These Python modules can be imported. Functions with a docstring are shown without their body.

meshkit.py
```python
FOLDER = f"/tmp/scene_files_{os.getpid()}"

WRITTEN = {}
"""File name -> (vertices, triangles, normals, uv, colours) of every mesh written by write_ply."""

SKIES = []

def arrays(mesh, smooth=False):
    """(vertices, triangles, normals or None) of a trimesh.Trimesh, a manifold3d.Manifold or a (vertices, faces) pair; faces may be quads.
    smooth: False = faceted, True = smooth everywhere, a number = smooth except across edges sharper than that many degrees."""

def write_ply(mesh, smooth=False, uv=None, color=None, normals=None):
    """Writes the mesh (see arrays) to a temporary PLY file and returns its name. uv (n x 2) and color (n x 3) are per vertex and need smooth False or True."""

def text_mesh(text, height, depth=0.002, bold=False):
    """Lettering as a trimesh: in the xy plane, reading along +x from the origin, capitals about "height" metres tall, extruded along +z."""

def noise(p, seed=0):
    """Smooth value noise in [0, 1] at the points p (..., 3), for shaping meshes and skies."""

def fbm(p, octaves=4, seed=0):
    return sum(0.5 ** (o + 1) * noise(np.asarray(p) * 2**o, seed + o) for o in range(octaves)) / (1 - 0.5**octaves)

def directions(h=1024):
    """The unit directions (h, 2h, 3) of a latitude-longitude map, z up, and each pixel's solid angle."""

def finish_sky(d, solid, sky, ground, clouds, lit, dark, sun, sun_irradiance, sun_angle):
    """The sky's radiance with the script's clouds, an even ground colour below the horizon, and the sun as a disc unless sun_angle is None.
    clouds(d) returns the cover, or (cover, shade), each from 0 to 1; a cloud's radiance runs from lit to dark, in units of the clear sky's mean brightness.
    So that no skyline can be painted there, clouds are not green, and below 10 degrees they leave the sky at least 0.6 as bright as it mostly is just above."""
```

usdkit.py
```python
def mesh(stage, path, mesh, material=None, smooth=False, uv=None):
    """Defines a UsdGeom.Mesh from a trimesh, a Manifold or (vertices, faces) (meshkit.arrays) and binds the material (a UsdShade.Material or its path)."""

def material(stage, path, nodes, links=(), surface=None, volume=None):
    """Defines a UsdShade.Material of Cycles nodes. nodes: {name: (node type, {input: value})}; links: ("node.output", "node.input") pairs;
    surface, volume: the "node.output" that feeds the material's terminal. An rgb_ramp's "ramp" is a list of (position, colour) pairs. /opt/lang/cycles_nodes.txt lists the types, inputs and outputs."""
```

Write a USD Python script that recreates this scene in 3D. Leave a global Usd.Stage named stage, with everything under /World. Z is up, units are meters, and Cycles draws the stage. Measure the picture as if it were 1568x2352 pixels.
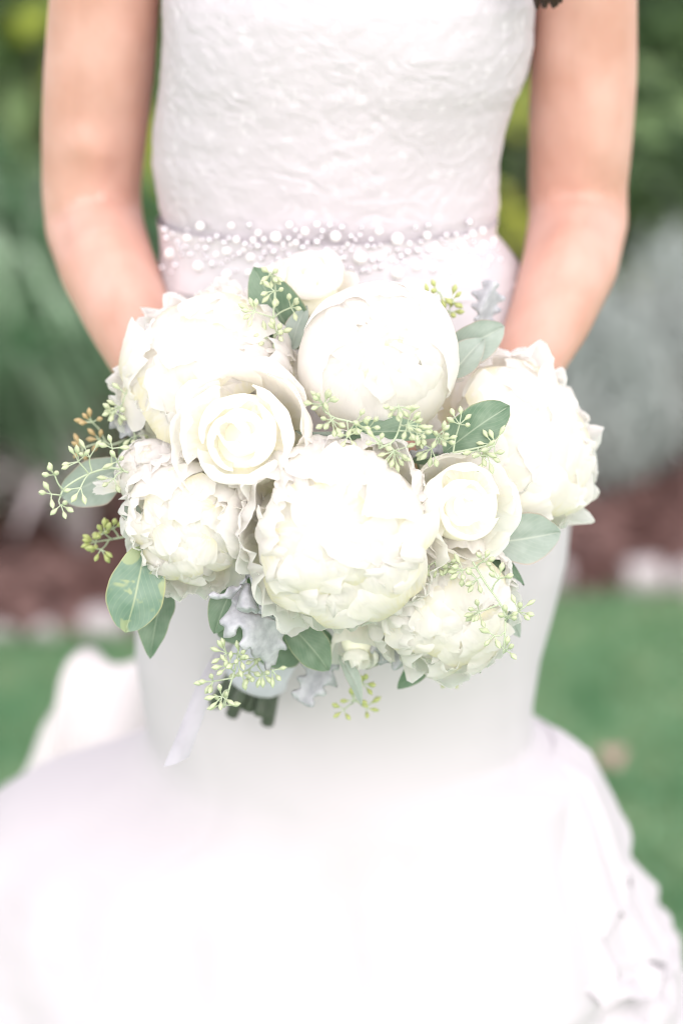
import math, numpy as np, trimesh, manifold3d, usdkit, meshkit
from pxr import Usd, UsdGeom, UsdLux, UsdShade, Gf, Sdf, Vt
from scipy.spatial import Delaunay
from shapely.geometry import Polygon, Point
import shapely

stage = Usd.Stage.CreateInMemory()
UsdGeom.SetStageUpAxis(stage, 'Z')
UsdGeom.SetStageMetersPerUnit(stage, 1.0)
UsdGeom.Xform.Define(stage, '/World')
UsdGeom.Scope.Define(stage, '/World/Looks')

# ------------------------------------------------------------------ camera, sky, sun, exposure
CAM = np.array([0.0, -1.85, 1.45])
TILT = math.radians(18.0)
FOCAL, APER = 85.0, 24.0
EXPOSURE = 1.38
SUN_DIR = np.array([0.20, -0.86, 0.34]); SUN_DIR /= np.linalg.norm(SUN_DIR)     # direction towards the brightest part of the veiled sky: before the bride, a little to her left
SUN_INTENSITY, SKY_STRENGTH = 0.40, 0.09
cam = UsdGeom.Camera.Define(stage, '/World/camera')
cam.AddTranslateOp().Set(Gf.Vec3d(*CAM))
cam.AddRotateXOp().Set(90 - math.degrees(TILT))
cam.CreateFocalLengthAttr(FOCAL); cam.CreateHorizontalApertureAttr(APER); cam.CreateVerticalApertureAttr(36.0)
cam.CreateFStopAttr(2.3); cam.CreateFocusDistanceAttr(1.61); cam.CreateExposureAttr(EXPOSURE)
cam.CreateClippingRangeAttr(Gf.Vec2f(0.05, 2000))

ELEV, ROT = math.asin(SUN_DIR[2]), math.atan2(SUN_DIR[0], SUN_DIR[1])
sky_mat = usdkit.material(stage, '/World/Looks/sky_look', {
    'sky': ('sky_texture', {'sky_type': 'single_scattering', 'sun_disc': False, 'sun_elevation': ELEV, 'sun_rotation': ROT, 'altitude': 100.0, 'aerosol_density': 1.5}),
    'tc': ('texture_coordinate', {}),
    'n': ('noise_texture', {'scale': 2.2, 'detail': 6.0, 'roughness': 0.6}),
    'r': ('map_range', {'from_min': 0.30, 'from_max': 0.55, 'to_min': 0.55, 'to_max': 0.97, 'clamp': True}),
    'm': ('mix_color', {'b': (6.1, 5.68, 6.02)}),
    'bg': ('background_shader', {'strength': SKY_STRENGTH})},
    [('tc.generated', 'n.vector'), ('n.fac', 'r.value'), ('r.result', 'm.fac'), ('sky.color', 'm.a'), ('m.result', 'bg.color')], surface='bg.background')
dome = UsdLux.DomeLight.Define(stage, '/World/sky')
dome.CreateIntensityAttr(1.0)
UsdShade.MaterialBindingAPI.Apply(dome.GetPrim()).Bind(sky_mat)
dome.GetPrim().SetCustomDataByKey('kind', 'structure')
sun = UsdLux.DistantLight.Define(stage, '/World/sun')
sun.CreateIntensityAttr(SUN_INTENSITY); sun.CreateAngleAttr(95.0); sun.CreateNormalizeAttr(True); sun.CreateColorAttr(Gf.Vec3f(1.0, 0.94, 0.94))
q = Gf.Rotation(Gf.Vec3d(0, 0, 1), Gf.Vec3d(*SUN_DIR))
sun.AddTransformOp().Set(Gf.Matrix4d(q, Gf.Vec3d(0, 0, 8)))

# ------------------------------------------------------------------ helpers
rng = np.random.default_rng(7)
FPX = 1568 * FOCAL / APER
FWD = np.array([0, math.cos(TILT), -math.sin(TILT)]); UP = np.array([0, math.sin(TILT), math.cos(TILT)]); RIGHT = np.array([1.0, 0, 0])

def P(u, v, y=0.0):
    """The point of the plane Y = y seen at (u, v), measured on the photograph at 1568 x 2352."""
    d = FWD + RIGHT * (u - 784) / FPX + UP * (1176 - v) / FPX
    return CAM + d * (y - CAM[1]) / d[1]

def PG(u, v, z=0.0):
    d = FWD + RIGHT * (u - 784) / FPX + UP * (1176 - v) / FPX
    return CAM + d * (z - CAM[2]) / d[2]

def S(p):
    return float(np.dot(p - CAM, FWD)) / FPX                                     # metres per pixel at the point p

def cam_dir(a, b, c):
    d = RIGHT * a + UP * b - FWD * c
    return d / np.linalg.norm(d)

COUNT = {}
def numbered(parent, name):
    k = COUNT.get((parent, name), 0); COUNT[(parent, name)] = k + 1
    return f'{parent}/{name}' + (f'_{k:03d}' if k else '')

def path_of(parent):
    return '/World' if parent is None else str(parent.GetPath())

def obj(name, m, mat, parent=None, smooth=True, uv=None):
    return usdkit.mesh(stage, numbered(path_of(parent), name), m, mat, smooth=smooth, uv=uv).GetPrim()

def group(name, parent=None, loc=(0, 0, 0)):
    x = UsdGeom.Xform.Define(stage, numbered(path_of(parent), name))
    if any(loc):
        x.AddTranslateOp().Set(Gf.Vec3d(*map(float, loc)))
    return x.GetPrim()

def tag(o, label=None, cat=None, grp=None, kind=None):
    for k, v in (('label', label), ('category', cat), ('group', grp), ('kind', kind)):
        if v: o.SetCustomDataByKey(k, v)
    return o

def mat(name, nodes, links=(), surface='p.BSDF', volume=None):
    return usdkit.material(stage, '/World/Looks/' + name, nodes, links, surface=surface, volume=volume)

def grid_faces(nu, nv):
    i, j = np.meshgrid(np.arange(nu - 1), np.arange(nv - 1), indexing='ij')
    a = (i * nv + j).ravel()
    return np.stack([a, a + nv, a + nv + 1, a + 1], 1)

def tri(f):
    return np.vstack([f[:, [0, 1, 2]], f[:, [0, 2, 3]]])

def join(parts):
    V, F, n = [], [], 0
    for v, f in parts:
        f = np.asarray(f)
        V.append(v); F.append((tri(f) if f.shape[1] == 4 else f) + n); n += len(v)
    return np.vstack(V), np.vstack(F)

def tube(points, radii, sides=7):
    p = np.asarray(points, float); r = np.broadcast_to(np.asarray(radii, float), (len(p),))
    t = np.gradient(p, axis=0); t /= np.linalg.norm(t, axis=1, keepdims=True) + 1e-12
    ref = np.array([0.31, 0.22, 0.93]); n1 = np.cross(t, ref); n1 /= np.linalg.norm(n1, axis=1, keepdims=True) + 1e-12
    n2 = np.cross(t, n1)
    a = np.linspace(0, 2 * np.pi, sides, endpoint=False)
    ring = p[:, None] + r[:, None, None] * (np.cos(a)[None, :, None] * n1[:, None] + np.sin(a)[None, :, None] * n2[:, None])
    v = ring.reshape(-1, 3); f = []
    for i in range(len(p) - 1):
        for k in range(sides):
            k2 = (k + 1) % sides
            f.append((i * sides + k, i * sides + k2, (i + 1) * sides + k2, (i + 1) * sides + k))
    f = tri(np.array(f))
    c0, c1 = len(v), len(v) + 1
    v = np.vstack([v, p[0], p[-1]])
    caps = [(c0, (k + 1) % sides, k) for k in range(sides)] + [(c1, (len(p) - 1) * sides + k, (len(p) - 1) * sides + (k + 1) % sides) for k in range(sides)]
    return v, np.vstack([f, np.array(caps)])

def spline(pts, n):
    p = np.asarray(pts, float); t = np.linspace(0, len(p) - 1, n)
    q = np.vstack([2 * p[0] - p[1], p, 2 * p[-1] - p[-2]])
    i = np.clip(t.astype(int), 0, len(p) - 2); f = (t - i)[:, None]
    a, b, c, d = q[i], q[i + 1], q[i + 2], q[i + 3]
    return 0.5 * (2 * b + (c - a) * f + (2 * a - 5 * b + 4 * c - d) * f**2 + (3 * b - a - 3 * c + d) * f**3)

def frame(axis, spin=0.0):
    z = np.asarray(axis, float); z = z / np.linalg.norm(z)
    x = np.cross(UP, z); x /= np.linalg.norm(x); y = np.cross(z, x)
    c, s = math.cos(spin), math.sin(spin)
    return np.stack([c * x + s * y, -s * x + c * y, z], 0)                       # rows are the local axes

# ------------------------------------------------------------------ materials
def leafy(name, base, edge, rough=0.5, trans=0.25, tcol=None, scale=30.0, vary=0.5):
    """A leaf: mottled colour, some light through it."""
    tcol = tcol or tuple(min(1, c * 1.6) for c in base)
    return mat(name, {
        'g': ('geometry', {}), 'n': ('noise_texture', {'scale': scale, 'detail': 4.0}),
        'r': ('rgb_ramp', {'ramp': [(0.3, base), (0.7, edge)]}),
        'oi': ('object_info', {}), 'isl': ('map_range', {'from_min': 0.0, 'from_max': 1.0, 'to_min': 1 - vary, 'to_max': 1 + vary}),
        'h': ('hsv', {}),
        'p': ('principled_bsdf', {'roughness': rough, 'specular_ior_level': 0.35}),
        't': ('translucent_bsdf', {'color': tcol}), 'm': ('mix_closure', {'fac': trans})},
        [('g.position', 'n.vector'), ('n.fac', 'r.fac'), ('g.random_per_island', 'isl.value'), ('isl.result', 'h.value'), ('r.color', 'h.color'),
         ('h.color', 'p.base_color'), ('p.BSDF', 'm.closure1'), ('t.BSDF', 'm.closure2')], surface='m.closure')

def petal_mat(name, ramp, trans=0.6, tint=(0.98, 0.965, 0.935)):
    return mat(name, {
        'a': ('attribute', {'attribute': 'st'}), 's': ('separate_xyz', {}),
        'r': ('rgb_ramp', {'ramp': ramp}),
        'mp': ('mapping', {'scale': (26.0, 1.6, 1.0)}), 'n': ('noise_texture', {'scale': 1.0, 'detail': 3.0}),
        'n2': ('noise_texture', {'scale': 7.0, 'detail': 2.0}),
        'jit': ('map_range', {'from_min': 0.3, 'from_max': 0.7, 'to_min': -0.1, 'to_max': 0.1}), 'add': ('math', {'math_type': 'add'}),
        'b': ('bump', {'strength': 0.4, 'distance': 0.0014}),
        'p': ('principled_bsdf', {'roughness': 0.55, 'specular_ior_level': 0.25, 'sheen_weight': 0.05}),
        't': ('translucent_bsdf', {'color': tint}), 'm': ('mix_closure', {'fac': trans})},
        [('a.vector', 's.vector'), ('a.vector', 'mp.vector'), ('mp.vector', 'n.vector'), ('a.vector', 'n2.vector'), ('n2.fac', 'jit.value'),
         ('s.y', 'add.value1'), ('jit.result', 'add.value2'), ('add.value', 'r.fac'),
         ('n.fac', 'b.height'), ('b.normal', 'p.normal'), ('r.color', 'p.base_color'), ('p.BSDF', 'm.closure1'), ('t.BSDF', 'm.closure2')], surface='m.closure')

M = {}
M['peony'] = petal_mat('peony_petal', [(0.0, (0.66, 0.68, 0.25)), (0.27, (0.84, 0.80, 0.46)), (0.55, (0.94, 0.925, 0.84)), (0.8, (0.915, 0.90, 0.89)), (1.0, (0.915, 0.90, 0.895))])
M['rose'] = petal_mat('rose_petal', [(0.0, (0.70, 0.66, 0.25)), (0.22, (0.87, 0.82, 0.56)), (0.45, (0.94, 0.93, 0.875)), (0.85, (0.95, 0.94, 0.91)), (1.0, (0.95, 0.94, 0.92))])

def veined(name, base, edge, vein, rim, patch=None):
    nodes = {
        'a': ('attribute', {'attribute': 'st'}), 's': ('separate_xyz', {}), 'g': ('geometry', {}),
        'n': ('noise_texture', {'scale': 90.0, 'detail': 4.0}), 'r': ('rgb_ramp', {'ramp': [(0.3, base), (0.7, edge)]}),
        'ab': ('math', {'math_type': 'absolute'}), 'mid': ('map_range', {'from_min': 0.015, 'from_max': 0.05, 'to_min': 0.8, 'to_max': 0.0, 'clamp': True}),
        'rimf': ('map_range', {'from_min': 0.93, 'from_max': 1.0, 'to_min': 0.0, 'to_max': 0.8, 'clamp': True}),
        # side veins run obliquely to the midrib
        'sv1': ('math', {'math_type': 'multiply', 'value2': -0.55}), 'sv2': ('math', {'math_type': 'add'}), 'sv3': ('math', {'math_type': 'multiply', 'value2': 9.0}),
        'sv4': ('math', {'math_type': 'pingpong', 'value2': 0.5}), 'sv5': ('map_range', {'from_min': 0.0, 'from_max': 0.09, 'to_min': 0.30, 'to_max': 0.0, 'clamp': True}),
        'm1': ('mix_color', {'b': vein}), 'm2': ('mix_color', {'b': rim}), 'm3': ('mix_color', {'b': vein}),
        'bmp': ('bump', {'strength': 0.25, 'distance': 0.001}),
        'p': ('principled_bsdf', {'roughness': 0.5, 'specular_ior_level': 0.4}), 't': ('translucent_bsdf', {'color': tuple(c * 1.3 for c in base)}), 'm': ('mix_closure', {'fac': 0.15})}
    links = [('a.vector', 's.vector'), ('s.x', 'ab.value1'), ('ab.value', 'mid.value'), ('ab.value', 'rimf.value'), ('g.position', 'n.vector'), ('n.fac', 'r.fac'),
             ('ab.value', 'sv1.value1'), ('sv1.value', 'sv2.value1'), ('s.y', 'sv2.value2'), ('sv2.value', 'sv3.value1'), ('sv3.value', 'sv4.value1'), ('sv4.value', 'sv5.value'),
             ('sv5.result', 'm3.fac'), ('m3.result', 'm1.a'), ('mid.result', 'm1.fac'), ('m1.result', 'm2.a'), ('rimf.result', 'm2.fac'), ('m2.result', 'p.base_color'),
             ('n.fac', 'bmp.height'), ('bmp.normal', 'p.normal'), ('p.BSDF', 'm.closure1'), ('t.BSDF', 'm.closure2')]
    if patch:
        nodes |= {'pn': ('noise_texture', {'scale': 52.0, 'detail': 2.0, 'distortion': 0.6}), 'pr': ('map_range', {'from_min': 0.54, 'from_max': 0.58, 'to_min': 0.0, 'to_max': 0.5, 'clamp': True}), 'm4': ('mix_color', {'b': patch})}
        links += [('g.position', 'pn.vector'), ('pn.fac', 'pr.value'), ('r.color', 'm4.a'), ('pr.result', 'm4.fac'), ('m4.result', 'm3.a')]
    else:
        links += [('r.color', 'm3.a')]
    return mat(name, nodes, links, surface='m.closure')

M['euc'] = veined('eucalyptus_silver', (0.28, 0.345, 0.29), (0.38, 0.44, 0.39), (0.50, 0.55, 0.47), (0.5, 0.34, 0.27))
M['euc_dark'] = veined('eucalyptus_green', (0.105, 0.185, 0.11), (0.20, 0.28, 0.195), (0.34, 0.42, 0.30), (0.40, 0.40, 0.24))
M['euc_patch'] = veined('eucalyptus_variegated', (0.15, 0.25, 0.18), (0.23, 0.32, 0.25), (0.44, 0.5, 0.32), (0.5, 0.46, 0.22), patch=(0.50, 0.53, 0.25))
M['dusty'] = mat('dusty_miller_felt', {'g': ('geometry', {}), 'n': ('noise_texture', {'scale': 160.0, 'detail': 4.0}), 'r': ('rgb_ramp', {'ramp': [(0.3, (0.36, 0.37, 0.40)), (0.7, (0.54, 0.55, 0.58))]}),
    'n2': ('noise_texture', {'scale': 900.0, 'detail': 2.0}), 'b': ('bump', {'strength': 0.4, 'distance': 0.0008}), 'p': ('principled_bsdf', {'roughness': 0.9, 'sheen_weight': 0.3, 'specular_ior_level': 0.1})},
    [('g.position', 'n.vector'), ('n.fac', 'r.fac'), ('r.color', 'p.base_color'), ('g.position', 'n2.vector'), ('n2.fac', 'b.height'), ('b.normal', 'p.normal')])
def plain(name, col, rough=0.6, **kw):
    return mat(name, {'g': ('geometry', {}), 'n': ('noise_texture', {'scale': 40.0, 'detail': 4.0}), 'r': ('rgb_ramp', {'ramp': [(0.25, tuple(c * 0.85 for c in col)), (0.75, tuple(min(1, c * 1.12) for c in col))]}),
        'p': ('principled_bsdf', {'roughness': rough, **kw})}, [('g.position', 'n.vector'), ('n.fac', 'r.fac'), ('r.color', 'p.base_color')])
M['heart'] = plain('flower_heart', (0.90, 0.89, 0.74), 0.7)
M['bud'] = plain('bud_green', (0.50, 0.56, 0.36), 0.5)
M['bud_olive'] = plain('bud_olive', (0.42, 0.47, 0.18), 0.5)
M['bud_brown'] = plain('bud_russet', (0.45, 0.34, 0.17), 0.5)
M['stem_pale'] = plain('stem_pale', (0.47, 0.55, 0.38), 0.55)
M['stem_dark'] = plain('stem_dark', (0.08, 0.10, 0.07), 0.6)
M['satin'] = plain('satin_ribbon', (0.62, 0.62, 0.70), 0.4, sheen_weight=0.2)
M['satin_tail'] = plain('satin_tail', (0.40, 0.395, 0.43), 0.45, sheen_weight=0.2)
M['skin'] = mat('skin', {'g': ('geometry', {}), 'n': ('noise_texture', {'scale': 22.0, 'detail': 5.0}), 'r': ('rgb_ramp', {'ramp': [(0.3, (0.53, 0.29, 0.22)), (0.7, (0.62, 0.375, 0.305))]}),
    'n2': ('noise_texture', {'scale': 420.0, 'detail': 2.0}), 'b': ('bump', {'strength': 0.12, 'distance': 0.0008}),
    'p': ('principled_bsdf', {'roughness': 0.52, 'specular_ior_level': 0.6, 'subsurface_weight': 0.12, 'subsurface_scale': 0.008, 'subsurface_radius': (1.0, 0.35, 0.2)})},
    [('g.position', 'n.vector'), ('n.fac', 'r.fac'), ('r.color', 'p.base_color'), ('g.position', 'n2.vector'), ('n2.fac', 'b.height'), ('b.normal', 'p.normal')])
M['lace'] = mat('lace', {'g': ('geometry', {}), 'v': ('voronoi_texture', {'scale': 75.0, 'feature': 'smooth_f1'}), 'n': ('noise_texture', {'scale': 120.0, 'detail': 5.0, 'distortion': 1.2}),
    'ad': ('math', {'math_type': 'add'}), 'r': ('rgb_ramp', {'ramp': [(0.35, (0.67, 0.64, 0.665)), (0.8, (0.54, 0.51, 0.535))]}), 'b': ('bump', {'strength': 0.2, 'distance': 0.002}),
    'p': ('principled_bsdf', {'roughness': 0.8, 'sheen_weight': 0.1, 'specular_ior_level': 0.2})},
    [('g.position', 'v.vector'), ('g.position', 'n.vector'), ('v.distance', 'ad.value1'), ('n.fac', 'ad.value2'), ('ad.value', 'r.fac'), ('ad.value', 'b.height'), ('b.normal', 'p.normal'), ('r.color', 'p.base_color')])
def cloth(name, col, trans=0.0):
    return mat(name, {'g': ('geometry', {}), 'n': ('noise_texture', {'scale': 9.0, 'detail': 4.0}), 'b': ('bump', {'strength': 0.2, 'distance': 0.01}),
        'p': ('principled_bsdf', {'base_color': col, 'roughness': 0.7, 'sheen_weight': 0.1, 'specular_ior_level': 0.25}), 't': ('translucent_bsdf', {'color': col}), 'm': ('mix_closure', {'fac': trans})},
        [('g.position', 'n.vector'), ('n.fac', 'b.height'), ('b.normal', 'p.normal'), ('p.BSDF', 'm.closure1'), ('t.BSDF', 'm.closure2')], surface='m.closure')
M['organza'] = cloth('organza', (0.605, 0.585, 0.605), 0.10)
M['train'] = cloth('train_organza', (0.86, 0.83, 0.81), 0.25)
M['tulle'] = mat('tulle', {'p': ('principled_bsdf', {'base_color': (0.60, 0.58, 0.605), 'roughness': 0.8}), 't': ('translucent_bsdf', {'color': (0.68, 0.66, 0.685)}), 'm1': ('mix_closure', {'fac': 0.4}), 'c': ('transparent_bsdf', {}), 'm': ('mix_closure', {'fac': 0.62})},
    [('p.BSDF', 'm1.closure1'), ('t.BSDF', 'm1.closure2'), ('m1.closure', 'm.closure1'), ('c.BSDF', 'm.closure2')], surface='m.closure')
M['belt'] = plain('belt_cloth', (0.63, 0.605, 0.63), 0.7)
M['pearl'] = mat('pearl', {'p': ('principled_bsdf', {'base_color': (0.92, 0.91, 0.9), 'roughness': 0.18, 'coat_weight': 0.6})})
M['crystal'] = mat('crystal', {'p': ('principled_bsdf', {'base_color': (0.76, 0.74, 0.77), 'metallic': 0.8, 'roughness': 0.18})})
M['hair'] = plain('hair_brown', (0.03, 0.016, 0.012), 0.4)

# ------------------------------------------------------------------ the setting
def sheet(pts, z):
    p = np.array([(x, y, z) for x, y in pts]); poly = Polygon(pts)
    v, f = trimesh.creation.triangulate_polygon(poly, engine='earcut')
    return np.column_stack([v, np.full(len(v), z)]), f

M['soil'] = plain('turf_soil', (0.17, 0.33, 0.18), 0.9)
M['mulch'] = mat('mulch', {'g': ('geometry', {}), 'v': ('voronoi_texture', {'scale': 45.0}), 'n': ('noise_texture', {'scale': 30.0, 'detail': 6.0}), 'r': ('rgb_ramp', {'ramp': [(0.25, (0.10, 0.05, 0.05)), (0.75, (0.28, 0.16, 0.155))]}),
    'b': ('bump', {'strength': 0.8, 'distance': 0.02}), 'p': ('principled_bsdf', {'roughness': 0.9})},
    [('g.position', 'v.vector'), ('g.position', 'n.vector'), ('n.fac', 'r.fac'), ('r.color', 'p.base_color'), ('v.distance', 'b.height'), ('b.normal', 'p.normal')])
ground = sheet([(-150, -60), (150, -60), (150, 300), (-150, 300)], 0.0)
tag(obj('ground', ground, M['soil'], smooth=False), kind='structure')
# the bed's front edge follows the edging stones
EDGE = [PG(u, v)[:2] for u, v in ((-900, 1530), (-300, 1500), (60, 1475), (300, 1470), (700, 1420), (1230, 1372), (1420, 1372), (1568, 1376), (2400, 1400))]
bed = sheet([tuple(p) for p in EDGE] + [(8, 9), (-8, 9)], 0.004)
tag(obj('mulch_bed', bed, M['mulch'], smooth=False), kind='structure')
bed_poly = Polygon([tuple(p) for p in EDGE] + [(8, 9), (-8, 9)])

def blades(n, x0, x1, y0, y1, keep, h, w, seed):
    r = np.random.default_rng(seed)
    x, y = r.uniform(x0, x1, n), r.uniform(y0, y1, n)
    k = keep(x, y); x, y = x[k], y[k]; n = len(x)
    hh = h * r.uniform(0.5, 1.25, n); a = r.uniform(0, 2 * np.pi, n); le = r.uniform(0.1, 0.75, n) * hh; b = r.uniform(0, 2 * np.pi, n); ww = w * r.uniform(0.6, 1.2, n)
    base = np.stack([x, y, np.zeros(n)], 1); side = np.stack([np.cos(a), np.sin(a), 0 * a], 1) * ww[:, None] / 2; lean = np.stack([np.cos(b) * le, np.sin(b) * le, hh], 1)
    mid = base + lean * np.array([0.35, 0.35, 0.6])
    v = np.stack([base - side, base + side, mid + side * 0.8, mid - side * 0.8, base + lean], 1).reshape(-1, 3)
    o = np.arange(n)[:, None] * 5
    f = np.concatenate([o + [0, 1, 2], o + [0, 2, 3], o + [3, 2, 4]])
    return v, f
M['grass'] = leafy('grass_blade', (0.14, 0.34, 0.16), (0.62, 0.74, 0.46), 0.5, 0.3, scale=9.0, vary=0.45)
outside = lambda x, y: ~shapely.contains_xy(bed_poly, x, y)
tag(obj('grass', blades(150000, -1.9, 1.9, -1.0, 2.5, outside, 0.026, 0.006, 3), M['grass'], smooth=False), 'mown green lawn grass around the bride and up to the edging stones', 'grass', kind='stuff')

def chips(n, seed):
    r = np.random.default_rng(seed)
    x, y = r.uniform(-1.8, 1.8, n), r.uniform(1.8, 4.3, n)
    k = shapely.contains_xy(bed_poly.buffer(-0.03), x, y); x, y = x[k], y[k]
    out = []
    for a, b in zip(x, y):
        m = trimesh.creation.box((r.uniform(0.03, 0.10), r.uniform(0.014, 0.045), r.uniform(0.004, 0.014)))
        m.apply_transform(trimesh.transformations.euler_matrix(r.normal(0, .25), r.normal(0, .25), r.uniform(0, 6.3)))
        out.append((m.vertices + (a, b, 0.012 + r.uniform(0, .02)), m.faces))
    return join(out)
M['chip'] = leafy('mulch_chip', (0.16, 0.065, 0.05), (0.58, 0.36, 0.32), 0.9, 0.0, scale=6.0, vary=0.6)
tag(obj('mulch_chips', chips(6500, 5), M['chip'], smooth=False), 'reddish brown bark mulch chips covering the planting bed', 'mulch', kind='stuff')

M['stone'] = mat('edging_stone_look', {'g': ('geometry', {}), 'n': ('noise_texture', {'scale': 25.0, 'detail': 6.0}), 'r': ('rgb_ramp', {'ramp': [(0.3, (0.32, 0.29, 0.29)), (0.7, (0.54, 0.51, 0.50))]}),
    'b': ('bump', {'strength': 0.6, 'distance': 0.01}), 'p': ('principled_bsdf', {'roughness': 0.9})}, [('g.position', 'n.vector'), ('n.fac', 'r.fac'), ('r.color', 'p.base_color'), ('n.fac', 'b.height'), ('b.normal', 'p.normal')])
STONES = [(1262, 1352, 92, 70, 'pale rounded edging stone just right of the white gown'), (1365, 1356, 50, 30, 'small low edging stone in the gap between two pale stones at right'), (1478, 1358, 100, 70, 'largest pale edging stone between the red mulch and the lawn'), (1590, 1362, 96, 72, 'edging stone cut by the right edge of the photograph'),
          (240, 1462, 100, 66, 'whitish edging stone half hidden by the gown at left'), (110, 1464, 76, 34, 'pinkish low edging stone under the arching dry leaves'), (0, 1470, 70, 36, 'edging stone cut by the left edge of the photograph')]
for i, (u, v, w, h, lab) in enumerate(STONES):
    r = np.random.default_rng(40 + i); p = PG(u, v); s = S(p)
    a, b, c = w * s / 2, w * s * 0.42, h * s
    pts = r.normal(size=(70, 3)); pts /= np.abs(pts).max(axis=1, keepdims=True) ** 0.75 * np.linalg.norm(pts, axis=1, keepdims=True) ** 0.25
    hull = trimesh.convex.convex_hull(pts * (a, b, c * 0.55)); hull = hull.subdivide().subdivide(); trimesh.smoothing.filter_taubin(hull, iterations=6)
    vv = hull.vertices + (meshkit.fbm(hull.vertices * 40 + i * 9)[:, None] - 0.5) * 0.012
    tag(obj('edging_stone', (vv + p + (0, 0, c * 0.40), hull.faces), M['stone']), lab, 'stone', 'stones edging the lawn')

def leaf_cards(centres, normals, length, width, r, up_bias=0.0, fold=0.25):
    """Small pointed leaves (four triangles, folded along the midrib), one at each centre."""
    n = len(centres); N = normals / np.linalg.norm(normals, axis=1, keepdims=True)
    d = r.normal(size=(n, 3)); d[:, 2] += up_bias; d -= (d * N).sum(1, keepdims=True) * N; d /= np.linalg.norm(d, axis=1, keepdims=True)
    s = np.cross(N, d); L = length * r.uniform(0.6, 1.3, (n, 1)); W = width * r.uniform(0.7, 1.2, (n, 1))
    a = centres - d * L / 2; b = centres + d * L / 2 - N * L * 0.15; m = centres - d * L * 0.05
    v = np.stack([a, m + s * W / 2 + N * W * fold, b, m - s * W / 2 + N * W * fold, m], 1).reshape(-1, 3)
    o = np.arange(n)[:, None] * 5
    return v, np.concatenate([o + [0, 4, 1], o + [1, 4, 2], o + [2, 4, 3], o + [3, 4, 0]])

M['hedge'] = leafy('hedge_leaf', (0.16, 0.33, 0.15), (0.48, 0.66, 0.33), 0.4, 0.4, (0.40, 0.60, 0.16), 7.0, 0.8)
M['hedge_dark'] = leafy('hedge_leaf_dark', (0.11, 0.27, 0.13), (0.42, 0.62, 0.34), 0.45, 0.35, (0.36, 0.55, 0.20), 8.0, 0.8)
M['lime'] = leafy('lime_leaf', (0.36, 0.46, 0.06), (0.52, 0.56, 0.12), 0.5, 0.45, (0.8, 0.85, 0.15), 5.0, 0.3)
M['young'] = leafy('young_leaf', (0.28, 0.48, 0.22), (0.50, 0.68, 0.34), 0.45, 0.4, (0.5, 0.7, 0.2), 5.0, 0.4)
M['wood'] = plain('branch_wood', (0.09, 0.065, 0.05), 0.85)

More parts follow.
